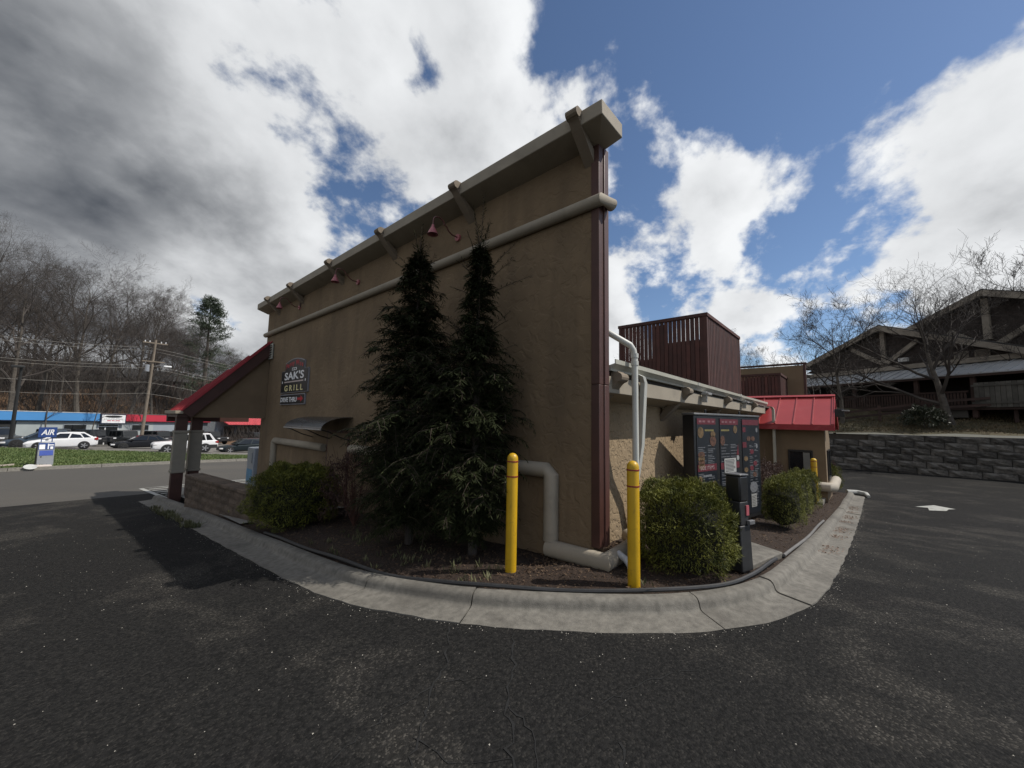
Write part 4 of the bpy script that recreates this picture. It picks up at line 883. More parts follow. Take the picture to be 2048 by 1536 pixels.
crack([(1.9, 1.2), (2.3, 1.12), (2.7, .95), (3.0, .72)], .003, 7)
crack([(1.25, 1.72), (1.3, 1.45), (1.5, 1.3)], .003, 8)
crack([(1.0, 1.30), (1.1, 1.12), (1.2, 1.02), (1.5, .78)], .0035, 9)
# ---------------------------------------------------------------- retaining wall of big blocks
RW = thing('retaining_wall', 'dark stacked-block retaining wall at the end of the drive lane', 'wall', (29.2, -3, -.8))
rr = random.Random(12); BH, BLN = .335, 1.08; bv = []
for k in range(6):
    g_ = MB(); nx_, nz_ = 6, 3
    for i in range(nx_+1):
        for j in range(nz_+1):
            ed_ = (i in (0, nx_)) or (j in (0, nz_)); g_.v.append((0 if ed_ else -rr.uniform(.01, .07), BLN*.98*i/nx_, BH*.95*j/nz_))
    g_.f += [(i*4+j, (i+1)*4+j, (i+1)*4+j+1, i*4+j+1) for i in range(nx_) for j in range(nz_)]; g_.box(.003, .32, 0, BLN*.98, 0, BH*.95); bv.append(g_.mesh('block', m_stone))
b = MB(); b.box(29.32, 29.5, -16, 9, -1.2, 1.15); b.build('backfill', m_mortar, RW)
for c_ in range(6):
    z = -.82+c_*BH; y = -15+(BLN/2 if c_ % 2 else 0)+rr.uniform(-.1, .1); x = 29.05+c_*.03
    while y < 8:
        if not (c_ == 5 and y > -.9):
            o = link('block', bv[rr.randrange(6)], RW); o.location = Vector((x+rr.uniform(-.012, .012), y, z))-RW.location
        y += BLN
# ---------------------------------------------------------------- timber lodge above the wall
Lo = Vector((40.8, 3.0, 0)); Lg = Vector((-.539, -.842, 0)).normalized(); Ln_ = Vector((-.842, .539, 0)).normalized()   # along the front, outward
LD = thing('timber_lodge', 'dark brown timber lodge with gabled trusses and metal porch roof', 'building', (40.8, 3.0, 2.4))
def lp(s_, o_, z): p = Lo+Lg*s_+Ln_*o_; return Vector((p.x, p.y, z))
def lbox(s0_, s1_, o0, o1, z0, z1, name, m, par=LD):
    b = MB(); b.hexa([lp(s0_, o0, z0), lp(s1_, o0, z0), lp(s1_, o1, z0), lp(s0_, o1, z0), lp(s0_, o0, z1), lp(s1_, o0, z1), lp(s1_, o1, z1), lp(s0_, o1, z1)]); return b.build(name, m, par)
def lbar(a, c, w, d, name, m, par=LD):
    b = MB(); A_, C_ = lp(*a), lp(*c); dr = (C_-A_).normalized(); nn2 = Ln_; sd = dr.cross(nn2).normalized()*w/2; q_ = nn2*d
    b.hexa([A_-sd, C_-sd, C_+sd, A_+sd, A_-sd+q_, C_-sd+q_, C_+sd+q_, A_+sd+q_]); return b.build(name, m, par)
m_side = M('dark_shingle', (.050, .040, .036), .9, .4, 6, bump=.6, bs=10, dist=.03); m_beam = M('pale_beam', (.30, .265, .22), .85, .2, 2); m_lroof = M('lodge_roof', (.055, .055, .055), .8, .2, 1)
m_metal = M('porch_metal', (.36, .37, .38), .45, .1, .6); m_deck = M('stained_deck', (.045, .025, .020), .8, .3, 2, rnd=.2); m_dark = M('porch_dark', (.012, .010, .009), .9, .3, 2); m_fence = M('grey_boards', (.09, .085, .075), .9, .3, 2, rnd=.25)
def gable(s0_, z0, sa, za, s1_, z1, o_, depth, name):
    b = MB(); b.prism([lp(s0_, o_, z0), lp(sa, o_, za), lp(s1_, o_, z1)], -Ln_*depth); b.build(name, m_side, LD)
gable(-.1, 5.95, 5.46, 8.45, 12.6, 5.35, .02, 12, 'gable_wall'); gable(1.5, 5.72, 10.28, 9.55, 22, 5.0, -.8, 14, 'gable_wall')
lbox(0.2, 22, -12, 0, 1.6, 5.74, 'wall', m_side)
def roof(s0_, z0, sa, za, s1_, z1, o_, depth):
    for (a, za_, c, zc) in ((s0_, z0, sa, za), (sa, za, s1_, z1)):
        b = MB(); P0 = [lp(a, o_, za_), lp(c, o_, zc), lp(c, -depth, zc), lp(a, -depth, za_)]; b.hexa(P0+[p+Vector((0, 0, .16)) for p in P0]); b.build('roof', m_lroof, LD)
        lbar((a, o_+.01, za_-.10), (c, o_+.01, zc-.10), .34, .12, 'barge_board', m_beam)
roof(-.5, 6.30, 5.46, 8.66, 12.9, 5.60, .45, 12); roof(1.0, 5.9, 10.28, 9.82, 22, 5.0, -.4, 14)
lbox(-.2, 22, .05, .30, 5.50, 5.80, 'tie_beam', m_beam)
for a, c in (((5.52, .06, 5.8), (5.52, .06, 8.3)), ((5.7, .06, 5.82), (3.55, .06, 7.35)), ((5.4, .06, 5.82), (7.45, .06, 7.35))): lbar(a, c, .26, .18, 'truss_member', m_beam)
for a, c in (((10.28, -.75, 6.9), (10.28, -.75, 9.4)), ((10.6, -.75, 6.5), (12.5, -.75, 7.8)), ((9.9, -.75, 6.7), (8.6, -.75, 7.7))): lbar(a, c, .30, .18, 'truss_member', m_beam)
for s_ in (9.4, 10.3):
    vv = lbox(s_-.32, s_+.32, .03, .08, 5.86, 6.26, 'vent', m_beam)
    for k in range(4): lbox(s_-.26, s_+.26, .081, .10, 5.91+k*.085, 5.95+k*.085, 'slat', m_fence, vv)
lbox(6.5, 7.0, .30, .5, 6.0, 6.25, 'flood_light', M('lamp_white', (.6, .6, .58), .5))
# porch roof: standing-seam sheet with ribs
b = MB(); P0 = [lp(.15, .02, 5.45), lp(22, .02, 5.45), lp(22, 2.2, 4.62), lp(.9, 2.2, 4.62)]; b.hexa(P0+[p+Vector((0, 0, .06)) for p in P0]); pr2 = b.build('porch_roof', m_metal, LD)
for k in range(34):
    s_ = .6+k*.5; s1_ = s_+.2 if k < 2 else s_; q = MB(); q.bar(lp(s_, .04, 5.535), lp(s1_, 2.19, 4.70), .05, .05); q.build('seam', m_metal, pr2)
lbox(.9, 22, 2.15, 2.24, 4.48, 4.62, 'porch_beam', m_deck)
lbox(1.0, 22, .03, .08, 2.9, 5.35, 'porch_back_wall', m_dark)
for s_ in (1.05, 4.75, 8.2, 10.7, 14.5): lbox(s_-.1, s_+.1, 1.95, 2.12, 2.2, 4.48, 'porch_post', m_deck)
lbox(.9, 22, .1, 2.2, 2.62, 2.90, 'deck', m_deck)
lbox(1.0, 10.5, 2.06, 2.14, 3.62, 3.72, 'rail', m_deck)
for k in range(64): s_ = 1.1+k*.147; lbox(s_-.05, s_+.05, 2.08, 2.11, 2.92, 3.615, 'baluster', m_deck)
lbox(1.0, 10.4, 2.02, 2.10, 2.2, 2.615, 'skirt_board', M('deck_skirt', (.085, .078, .068), .9, .2, 1))
for k in range(30): s_ = 10.8+k*.2; lbox(s_, s_+.185, 2.22, 2.26, 2.75+.0*k, 4.12, 'fence_board', m_fence)
for z in (2.95, 3.9): lbox(10.7, 16.8, 2.265, 2.30, z, z+.1, 'fence_rail', m_fence)
# pale corrugated end bay
lbox(-.55, .19, -3, 1.2, 2.2, 5.45, 'end_bay', M('pale_siding', (.36, .38, .40), .6, .06, 1))
# split rail fence down the bank
RF = thing('split_rail_fence', 'dark wooden rail fence stepping down the bank under the lodge', 'fence', (33, 0, 2))
fp = [(33.0, 3.2, 1.75), (33.2, 1.2, 2.0), (33.1, -1.0, 2.35), (33.0, -3.6, 2.75), (32.8, -6.2, 2.95), (32.7, -8.8, 3.0)]
for i, (x, y, z) in enumerate(fp):
    q = MB(); q.box(x-.07, x+.07, y-.07, y+.07, z-1.0, z+.55); q.build('post', m_deck, RF)
    if i: 
        for h in (.0, .36): q = MB(); q.bar((fp[i-1][0]-.09, fp[i-1][1], fp[i-1][2]+h), (x-.09, y, z+h), .05, .13); q.build('rail', m_deck, RF)
# second shrub on the bank
ev = bush_mesh('foliage', 5000, 91, (.85, .8, .62), M('rhodo_leaf', (.016, .024, .010), .5, .4, 3, col2=(.05, .055, .03)), .06, .022, boxy=2, jag=.2)
o = thing('evergreen_shrub', 'dark evergreen shrub on the bank above the block wall', 'shrub', (30.9, -2.68, 1.5)); c = link('foliage', ev, o); c.location = (0, 0, .55); s_ = MB(); s_.tube([(0, 0, -.2), (0, 0, .6)], [.05, .02], 6); s_.build('stems', m_barkd, o, local=True)
# ---------------------------------------------------------------- bare trees
def bare_tree(seed, H, r0, clear=.3, spread=.75, nlev=5, n0=9, upb=.25, lim=9500, fan=1.0, tw5=4):
    r2 = random.Random(seed); tr, cr = MB(), MB(); cnt = [0]
    def ortho(d):
        a = Vector((r2.gauss(0, 1), r2.gauss(0, 1), r2.gauss(0, 1))); a = a-d*a.dot(d); return a.normalized()
    def grow(p, d, L, r, lev):
        if cnt[0] > lim: return
        cnt[0] += 1; n = (7, 5, 4, 3, 3, 2)[min(lev, 5)]; pts = [p]; rad = [r]; dd = d.copy()
        for i in range(n):
            dd = (dd+ortho(dd)*(.07 if lev == 0 else .16)+Vector((0, 0, upb*.12 if lev else .05))).normalized(); pts.append(pts[-1]+dd*L/n); rad.append(max(.006, r*(1-(.93 if lev == 0 else .72)*(i+1)/n)))
        (tr if lev == 0 else cr).tube(pts, rad, (8, 6, 4, 3, 3, 3)[min(lev, 5)], cap=False)
        if lev >= nlev: return
        k = (n0, 6, 5, 5, tw5)[min(lev, 4)]
        for i in range(k):
            t = (clear+(1-clear)*(i+r2.random())/k) if lev == 0 else (.25+.75*(i+r2.random())/k); t = min(.999, t); j = min(n-1, int(t*n)); q = pts[j].lerp(pts[j+1], t*n-j)
            ax = (pts[j+1]-pts[j]).normalized(); ang = math.radians(r2.uniform(28, 62 if lev else 68))*fan; o_ = ortho(ax)
            if lev == 0: a_ = i*2.4+r2.uniform(-.4, .4); o_ = Vector((math.cos(a_), math.sin(a_), .0)); o_ = (o_-ax*o_.dot(ax)).normalized()
            nd = (ax*math.cos(ang)+o_*math.sin(ang)); nd = (nd+Vector((0, 0, upb*.35))).normalized()
            l2 = L*(spread*(1.05-.55*t)*.92 if lev == 0 else r2.uniform(.42, .68)); grow(q, nd, l2*r2.uniform(.8, 1.15), max(.006, rad[j]*(.62 if lev == 0 else .66)), lev+1)
    grow(Vector((0, 0, -.3)), Vector((r2.gauss(0, .04), r2.gauss(0, .04), 1)).normalized(), H, r0, 0)
    return tr.mesh('trunk', m_bark), cr.mesh('crown', m_twig)
VAR = [bare_tree(101, 24, .38, .38, .50, 5, 10, .35), bare_tree(202, 22, .30, .45, .42, 5, 9, .4), bare_tree(303, 25, .42, .28, .58, 5, 11, .3), bare_tree(404, 20, .24, .40, .40, 5, 9, .5), bare_tree(707, 17, .14, .3, .28, 4, 8, .6)]
def put_tree(var, x, y, z, h, label, rz=0, lean=(0, 0), group='bare woodland trees on the hillside', name='bare_tree', wide=1.0):
    o = thing(name, label, 'tree', (x, y, z), group); k = h
    for nm, me in zip(('trunk', 'crown'), VAR[var]):
        c = link(nm, me, o); c.scale = (k*wide, k*wide, k); c.rotation_euler = (lean[0], lean[1], rz)
# (angle from +Y towards +X in degrees, distance, variant, scale)
rr = random.Random(77); wl = []
spec = [(-4.2, 72, 2, .98), (-2.6, 84, 0, .95), (-1.2, 75, 3, .95), (.2, 80, 2, 1.10), (1.5, 92, 0, 1.0), (2.4, 78, 4, 1.0), (3.3, 84, 2, .98), (4.6, 98, 1, 1.05), (5.6, 84, 0, .82), (6.8, 102, 3, .95), (7.6, 90, 4, .9), (8.6, 96, 1, .74), (9.6, 110, 0, .70), (10.6, 100, 3, .66), (11.6, 112, 4, .85), (12.6, 104, 1, .52),
        (-3.4, 100, 1, 1.0), (-.6, 108, 0, 1.05), (2.0, 112, 3, 1.1), (4.0, 118, 2, .95), (6.1, 122, 0, .9), (8.0, 120, 1, .85), (9.2, 126, 3, .9), (-5.5, 80, 0, 1.0), (-6.8, 90, 2, 1.0), (13.6, 112, 3, .5), (11.0, 122, 4, .8), (.9, 70, 4, .7), (-1.9, 69, 4, .75), (5.0, 74, 4, .65), (7.2, 78, 4, .55), (3.0, 100, 4, 1.0), (-2.2, 95, 4, 1.1), (-.2, 90, 4, 1.0), (4.3, 88, 4, .9), (6.4, 94, 4, .95), (14.4, 118, 4, .55)]
r3 = random.Random(5)
spec += [(r3.uniform(-7, 8.5), r3.uniform(98, 150), r3.choice((0, 1, 3, 3, 4, 4)), r3.uniform(.75, 1.05)) for _ in range(18)]+[(r3.uniform(8.5, 15.5), r3.uniform(108, 150), r3.choice((1, 3, 4)), r3.uniform(.5, .72)) for _ in range(14)]
wspots = []
for i, (an, ds_, vr, sc_) in enumerate(spec):
    a = math.radians(an); x, y = ds_*math.sin(a), ds_*math.cos(a); wspots.append((an, x, y, vr, sc_))
wspots.sort(); front = [w_ for w_ in wspots if math.hypot(w_[1], w_[2]) < 93 and -5.6 < w_[0] < 14]; ORD = 'first second third fourth fifth sixth seventh eighth ninth tenth eleventh twelfth thirteenth fourteenth fifteenth sixteenth seventeenth eighteenth nineteenth twentieth'.split()
for w_ in wspots:
    an, x, y, vr, sc_ = w_
    where = 'over the blue-fronted shop' if an < 3.2 else ('over the red-fronted shop' if an < 9.5 else 'near the tall pine')
    kind = ('tall spreading', 'tall upright', 'broad many-branched', 'slim straight', 'thin pole-like')[vr]
    lab = f'{kind} bare tree, {ORD[front.index(w_)]} from the left among the nearest hillside trees' if w_ in front and front.index(w_) < 20 else f'{kind} bare tree deep in the hillside wood {where}'
    put_tree(vr, x, y, max(zh(x, y), zt(x, y))-.2, sc_*.76, lab, rr.uniform(0, 6.28), (rr.gauss(0, .03), rr.gauss(0, .03)+(.10 if 4 < an < 9 else 0)), 'nearest bare hillside trees' if w_ in front else f'bare trees deep in the wood, {kind}, {where}')
# trees on the right
VAR.append(bare_tree(515, 9.4, .30, .22, .80, 5, 11, .45, fan=1.0, tw5=2)); VAR.append(bare_tree(616, 8.0, .16, .16, .55, 5, 11, .45, tw5=2))
put_tree(5, 32.0, -3.85, zb(32, -3.85)-.2, .68, 'big bare tree with thick leaning trunk in front of the lodge', 1.2, (0, .10), None, wide=1.08)
put_tree(6, 32.0, .75, zb(32, .75)-.2, .86, 'slender bare tree beside the booth roof in front of the lodge', .4, (0, 0), None)
put_tree(6, 36.5, -7.8, zb(36, -7.8)-.2, .95, 'bare tree rising over the right gable of the lodge', 2.4, (0, 0), None)
put_tree(3, 66, 15.5, 2.0, .62, 'bare tree behind the roof screens, left of the lodge', .3, (0, 0), None); put_tree(1, 90, 17.0, 2.0, .60, 'distant bare tree between roof screen and lodge', .9, (0, 0), None)
put_tree(4, 64, 9.6, 2.0, .55, 'thin bare tree just left of the lodge roof', .9, (0, 0), None)
put_tree(3, 60, 24.8, 1.0, .68, 'bare tree top showing over the large roof screen', 1.9, (0, 0), None)
# ---------------------------------------------------------------- white pine
PT = thing('pine_tree', 'tall dark green pine rising above the bare wood', 'tree', (14.6, 88, 2.0)); g = np.random.default_rng(3)
t = MB(); t.tube([(0, 0, -1), (.1, 0, 10), (0, 0, 21)], [.4, .25, .04], 8); t.build('trunk', m_barkd, PT, local=True)
C, Uu, Vv = [], [], []
for i in range(150):
    f = g.random()**.8; z = 3+f*18; R = np.interp(f, [0, .25, .6, .8, 1], [4.2, 4.6, 3.6, 2.6, .7])*g.uniform(.6, 1.1); a = g.uniform(0, 6.28)
    d = np.array([math.cos(a), math.sin(a), .28]); tip = np.array([0, 0, z])+d*R
    k = 75; ts = g.uniform(.35, 1.0, k)**.8; c = np.array([0, 0, z])+d*R*ts[:, None]+g.normal(size=(k, 3))*[.32, .32, .20]; C.append(c)
    dd = unit(d+g.normal(size=(k, 3))*.7+np.array([0, 0, .4])); Uu.append(dd*g.uniform(.16, .34, (k, 1))); Vv.append(unit(np.cross(dd, g.normal(size=(k, 3))))*.045)
Vq, Fq = quads(np.concatenate(C), np.concatenate(Uu), np.concatenate(Vv)); link('foliage', np_mesh('foliage', Vq, Fq, M('pine_foliage', (.020, .034, .018), .7, .4, .5, col2=(.055, .075, .038))), PT)
# undergrowth on the hill: brush as one mass
n = 60000; an = np.radians(g.uniform(-7, 17, n)); ds_ = g.uniform(78, 140, n); X, Y = ds_*np.sin(an), ds_*np.cos(an); Z = np.array([zh(a, b_) for a, b_ in zip(X, Y)]); h = g.uniform(.5, 3.0, n)*np.where(g.random(n) < .25, 2.6, 1)*np.interp(ds_, [78, 95], [.35, 1])
dd = unit(np.c_[g.normal(size=(n, 2))*.35, np.ones(n)]); Vq, Fq = quads(np.c_[X, Y, Z]+dd*h[:, None]*.5, dd*h[:, None]*.5, unit(np.cross(dd, g.normal(size=(n, 3))))*.022)
props(link('undergrowth', np_mesh('undergrowth', Vq, Fq, m_twig)), 'tangled leafless undergrowth covering the wooded hillside', 'undergrowth', kind='stuff')
# houses up in the wood
def house(x, y, w, dpt, h, label, col, rz):
    z = zh(x, y); o = thing('house', label, 'house', (x, y, z), 'houses among the trees'); o.rotation_euler = (0, 0, rz)
    q = MB(); q.box(-w/2, w/2, 0, dpt, -1, h); q.build('wall', col, o, local=True)
    q = MB(); q.prism([(-w/2-.4, -.5, h), (-w/2-.4, dpt/2, h+2.2), (-w/2-.4, dpt+.5, h)], (w+.8, 0, 0)); q.build('roof', m_lroof, o, local=True)
    for i in range(4):
        xx = -w/2+w*(i+.5)/4; q = MB(); q.box(xx-.6, xx+.6, -.06, -.001, h-1.8, h-.6); wn = q.build('window', M('window_white', (.16, .16, .16), .6), o, local=True)
        q = MB(); q.box(xx-.5, xx+.5, -.075, -.061, h-1.7, h-.7); q.build('pane', m_glass, wn, local=True)
house(9.8, 106, 11, 7, 3.4, 'dark red house among the trees with white windows above the red-fronted shop', M('house_red', (.055, .028, .026), .9), .15)
house(1.0, 118, 8, 6, 3.0, 'pale house half hidden in the wood above the blue-fronted shop', M('house_pale', (.30, .29, .27), .9), .05)
# ---------------------------------------------------------------- shops across the road
F0, F1 = Vector((-5.56, 67.94, 0)), Vector((9.4, 76.86, 0)); fe = (F1-F0).normalized(); fn = Vector((fe.y, -fe.x, 0))     # fn points to the street
SH = thing('shop_building', 'long low shop with blue fascia at left and red fascia at right', 'building', (-5.56, 67.94, -2.3))
def shz(s_): return -2.25-.04*s_
def sp3(s_, o_, z): p = F0+fe*s_+fn*o_; return Vector((p.x, p.y, z))
def sbox(s0_, s1_, o0, o1, z0, z1, name, m, par=SH, slope=-.014):
    b = MB(); f = lambda s_, o_, z: sp3(s_, o_, z+slope*s_); b.hexa([f(s0_, o0, z0), f(s1_, o0, z0), f(s1_, o1, z0), f(s0_, o1, z0), f(s0_, o0, z1), f(s1_, o0, z1), f(s1_, o1, z1), f(s0_, o1, z1)]); return b.build(name, m, par)
m_bluef = M('blue_fascia', (.060, .230, .50), .6, .06, .3); m_redf = M('red_fascia', (.42, .022, .045), .6, .06, .3); m_cb = M('pale_block', (.33, .36, .36), .9, .08, .6, bump=.3, bs=3); m_cb2 = M('grey_block', (.26, .29, .32), .9, .06, .6)
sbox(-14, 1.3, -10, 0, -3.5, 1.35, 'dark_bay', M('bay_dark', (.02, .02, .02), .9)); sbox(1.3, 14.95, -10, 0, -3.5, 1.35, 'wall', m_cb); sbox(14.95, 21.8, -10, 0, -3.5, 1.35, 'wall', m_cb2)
sbox(-14, 8.4, .02, .35, .56, 1.50, 'blue_fascia', m_bluef); sbox(-14, 8.4, .0, .30, .45, .555, 'shadow_board', M('navy', (.01, .02, .05), .7)); sbox(-14, 8.4, -.3, .38, 1.503, 1.58, 'coping', M('pale_coping', (.45, .48, .5), .7))
sbox(11.2, 23.2, .02, .35, .56, 1.50, 'red_fascia', m_redf); sbox(11.2, 23.2, .0, .30, .46, .555, 'shadow_board', M('maroon', (.05, .01, .015), .7)); sbox(8.4, 23.2, -.3, .38, 1.503, 1.58, 'coping', M('dark_coping', (.12, .1, .1), .7))
def shop_window(s0_, s1_, z0, z1, name='window', frame=None):
    w_ = sbox(s0_-.08, s1_+.08, .005, .05, z0-.08, z1+.08, name, frame or M('grey_frame', (.2, .22, .24), .7)); sbox(s0_, s1_, .051, .07, z0, z1, 'pane', m_glass, w_); return w_
shop_window(5.25, 7.3, -1.25, .05)
dw = sbox(8.5, 10.75, .005, .06, -2.6, .12, 'shopfront', M('white_frame', (.5, .5, .5), .6))
sbox(8.6, 9.2, .061, .08, -2.5, -.2, 'pane', m_glass, dw); sbox(9.35, 10.62, .061, .08, -2.5, -.2, 'door', m_glass, dw); sbox(8.6, 10.62, .061, .08, -.1, .06, 'transom', m_glass, dw)
shop_window(12.3, 14.3, -.62, .05)
sbox(24.5, 44, -8, -.2, -4.2, .9, 'wall', m_cb2); sbox(22, 24.5, -8, -.1, -4, 1.3, 'wall', M('shade_wall', (.10, .11, .12), .9))
for s_ in (26, 28.6, 31.2, 33.8): shop_window(s_, s_+2.1, -2.0, -.1)
b = MB(); ff = lambda s_, o_, z: sp3(s_, o_, z-.014*s_); P0 = [ff(24.6, 0, 1.25), ff(46, 0, 1.25), ff(46, 2.4, .2), ff(24.6, 2.4, .2)]; b.hexa(P0+[p+Vector((0, 0, .1)) for p in P0]); aw = b.build('awning_roof', M('awning_red', (.50, .07, .08), .5), SH)
for k in range(40): q = MB(); s_ = 24.7+k*.53; q.bar(ff(s_, .02, 1.37), ff(s_, 2.4, .33), .05, .06); q.build('seam', MATS['awning_red'], aw)
SG = thing('shop_sign', 'white shop sign with black oval over the glass door across the road', 'sign', tuple(sp3(9.8, .5, .4)))
sbox(8.42, 11.18, .36, .5, .22, 1.44, 'cabinet', M('navy_edge', (.02, .03, .06), .6), SG); sf = sbox(8.55, 11.08, .501, .52, .32, 1.36, 'face', M('sign_face', (.75, .75, .75), .6), SG)
bm_ = MB(); cpt = [sp3(9.8+.95*math.cos(2*math.pi*i/20), .521, 1.14+.15*math.sin(2*math.pi*i/20)-.014*9.8) for i in range(20)]; bm_.prism(cpt, fn*.01); bm_.build('oval', m_black, sf)
text_geo('& TRUCK ACCESSORY CENTER', .17, fe, (0, 0, 1), sp3(9.8, .525, .76-.137), .002, m=m_black, parent=sf, sx=.85); 
for k, (a, c) in enumerate(((9.1, 9.5), (9.6, 9.9), (10.0, 10.5))): sbox(a, c, .521, .525, .56, .66, 'print', m_redf, sf)
# ---------------------------------------------------------------- cars
m_tyre = M('tyre', (.012, .012, .012), .85, .2, 8); m_rim = M('rim', (.40, .40, .41), .35, .1, 8, metal=.7); m_rimd = M('dark_rim', (.05, .05, .05), .4, metal=.5); m_lens = M('lens', (.6, .6, .6), .15); m_tail = M('tail_lens', (.3, .01, .01), .25); m_plast = M('bumper_black', (.02, .02, .02), .6)
def paint(n, c, met=.0, r=.25): return M(n, c, max(r, .38), .05, 1, spec=.35, metal=met, coat=.1)
def car(name, label, loc, rz, body, prof, cab, hw, wheels, wr, rim, group=None, boxy=False):
    """local: +x = rear, nose at -x; prof: (x, zbot, zbelt, ztop) stations; cab: (x base front, x roof front, x roof rear, x base rear, z belt, z roof)"""
    o = thing(name, label, 'car', loc, group); o.rotation_euler = (0, 0, rz); b = MB(); n = len(prof); K = 10
    for i, (x, zb_, zm, zt_) in enumerate(prof):
        k = .80 if i in (0, n-1) else (.95 if i in (1, n-2) else 1); k = max(k, .9) if boxy else k; h = hw*k
        b.v += [(x, -h*.86, zb_), (x, -h*.97, zb_+.10), (x, -h, (zb_+zm)/2), (x, -h*.97, zm), (x, -h*(.93 if boxy else .82), zt_), (x, h*(.93 if boxy else .82), zt_), (x, h*.97, zm), (x, h, (zb_+zm)/2), (x, h*.97, zb_+.10), (x, h*.86, zb_)]
    b.f += [(i*K+j, i*K+(j+1) % K, (i+1)*K+(j+1) % K, (i+1)*K+j) for i in range(n-1) for j in range(K)]+[tuple(range(K))[::-1], tuple((n-1)*K+j for j in range(K))]
    bo = b.build('body', body, o, local=True, bevel=.03)
    xa, xb, xc, xd, zb_, zr = cab; hb, hr = hw*.90, hw*(.86 if boxy else .70)
    c_ = MB(); c_.add([(xa, -hb, zb_), (xb, -hr, zr), (xc, -hr, zr), (xd, -hb, zb_), (xa, hb, zb_), (xb, hr, zr), (xc, hr, zr), (xd, hb, zb_), ((xb+xc)/2, -hr*1.02, zr+.03), ((xb+xc)/2, hr*1.02, zr+.03)], [(0,1,8,2,3), (4,7,6,9,5), (1,5,9,8), (8,9,6,2), (0,4,5,1), (2,6,7,3), (0,3,7,4)])
    c_.build('cabin', body, o, local=True, bevel=.03)
    def P(t, v, sg): # point on cabin side: t along length 0..1, v up 0..1
        x0 = xa+(xb-xa)*v; x1 = xd+(xc-xd)*v; return Vector((x0+(x1-x0)*t, sg*(hb+(hr-hb)*v+.012), zb_+(zr-zb_)*v))
    for sg in (-1, 1):
        for t0, t1 in ((.09, .45), (.485, .75), (.78, .93)):
            q = MB(); v0, v1 = .10, .86; q.prism([P(t0, v0, sg), P(t1, v0, sg), P(t1, v1, sg), P(t0+.02, v1, sg)], (0, -.01*sg, 0)); q.build('side_window', m_glass, o, local=True)
        m_ = MB(); m_.box(xa+.28, xa+.42, sg*(hw+.02)-.08, sg*(hw+.02)+.08, zb_+.02, zb_+.14); m_.build('mirror', body, o, local=True, bevel=.02)
    for (x0, x1, sgx) in ((xa, xb, -1), (xd, xc, 1)):
        q = MB(); f = lambda v, s_: Vector((x0+(x1-x0)*v+sgx*.014, s_*(hb+(hr-hb)*v)*.88, zb_+(zr-zb_)*v+.01)); q.prism([f(.1, -1), f(.1, 1), f(.9, 1), f(.9, -1)], (-sgx*.01, 0, .0)); q.build('windscreen' if sgx < 0 else 'rear_window', m_glass, o, local=True)
    for x in wheels:
        for sg in (-1, 1):
            a = MB(); a.tube([(x, sg*(hw-.10), wr+.01), (x, sg*(hw+.006), wr+.01)], wr*1.17, 22); a.build('wheel_arch', m_plast, o, local=True)
            t_ = MB(); t_.tube([(x, sg*(hw-.12), wr), (x, sg*(hw+.018), wr), (x, sg*(hw+.03), wr)], [wr, wr, wr*.93], 24); ty = t_.build('wheel', m_tyre, o, local=True, smooth=True)
            r_ = MB()
            for k in range(5):
                an_ = k*2*math.pi/5; r_.bar((x, sg*(hw+.034), wr), (x+wr*.66*math.cos(an_), sg*(hw+.034), wr+wr*.66*math.sin(an_)), .02, wr*.26, up=(0, 1, 0)) if False else r_.prism([(x+wr*q0*math.cos(an_+q1), sg*(hw+.031), wr+wr*q0*math.sin(an_+q1)) for q0, q1 in ((.12, -.9), (.68, -.20), (.68, .20), (.12, .9))], (0, sg*.012, 0))
            r_.tube([(x, sg*(hw+.03), wr), (x, sg*(hw+.044), wr)], wr*.18, 10); r_.build('rim', rim, ty, local=True)
    x0, x1 = prof[0][0], prof[-1][0]; zl = prof[1][2]-.12
    for sg in (-1, 1):
        q = MB(); q.box(x0-.005, x0+.30, sg*hw*.78-.16, sg*hw*.78+.16, zl-.02, zl+.13); q.build('headlight', m_lens, o, local=True, bevel=.03)
        q = MB(); q.box(x1-.25, x1+.005, sg*hw*.82-.13, sg*hw*.82+.13, prof[-2][2]-.22, prof[-2][2]-.02); q.build('tail_light', m_tail, o, local=True, bevel=.02)
    q = MB(); q.box(x0-.02, x0+.1, -hw*.5, hw*.5, prof[0][1]+.12, prof[0][1]+.32); q.build('grille', m_plast, o, local=True)
    return o
HATCH = [(-2.15, .30, .55, .60), (-1.95, .20, .62, .74), (-1.3, .18, .72, .86), (-.75, .18, .84, .93), (.6, .18, .92, .98), (1.55, .20, .98, 1.03), (2.0, .28, 1.0, 1.04), (2.15, .36, .80, .86)]
SEDAN = [(-2.35, .30, .52, .58), (-2.1, .20, .60, .72), (-1.4, .18, .70, .82), (-.8, .18, .80, .88), (.9, .18, .88, .93), (1.7, .20, .92, .98), (2.2, .26, .92, .98), (2.35, .36, .78, .84)]
SUVP = [(-2.4, .42, .80, .88), (-2.25, .34, .88, 1.0), (-1.5, .32, .95, 1.05), (-.9, .32, 1.02, 1.08), (.9, .32, 1.06, 1.10), (1.9, .34, 1.08, 1.12), (2.3, .40, 1.08, 1.12), (2.42, .5, .95, 1.0)]
JEEP = [(-2.1, .50, .95, 1.0), (-2.0, .48, 1.0, 1.08), (-.7, .48, 1.05, 1.12), (-.6, .45, 1.08, 1.14), (1.8, .45, 1.10, 1.15), (1.95, .5, 1.1, 1.15)]
zc = lambda x, y: zt(x, y)
car('parked_hatchback', 'white hatchback parked behind the air machine', (-.75, 53.0, zc(-.75, 53)), 0, paint('white_paint', (.72, .72, .72)), HATCH, (-1.15, -.25, 1.25, 2.02, .94, 1.46), .89, (-1.32, 1.30), .32, m_rim, 'cars parked across the road')
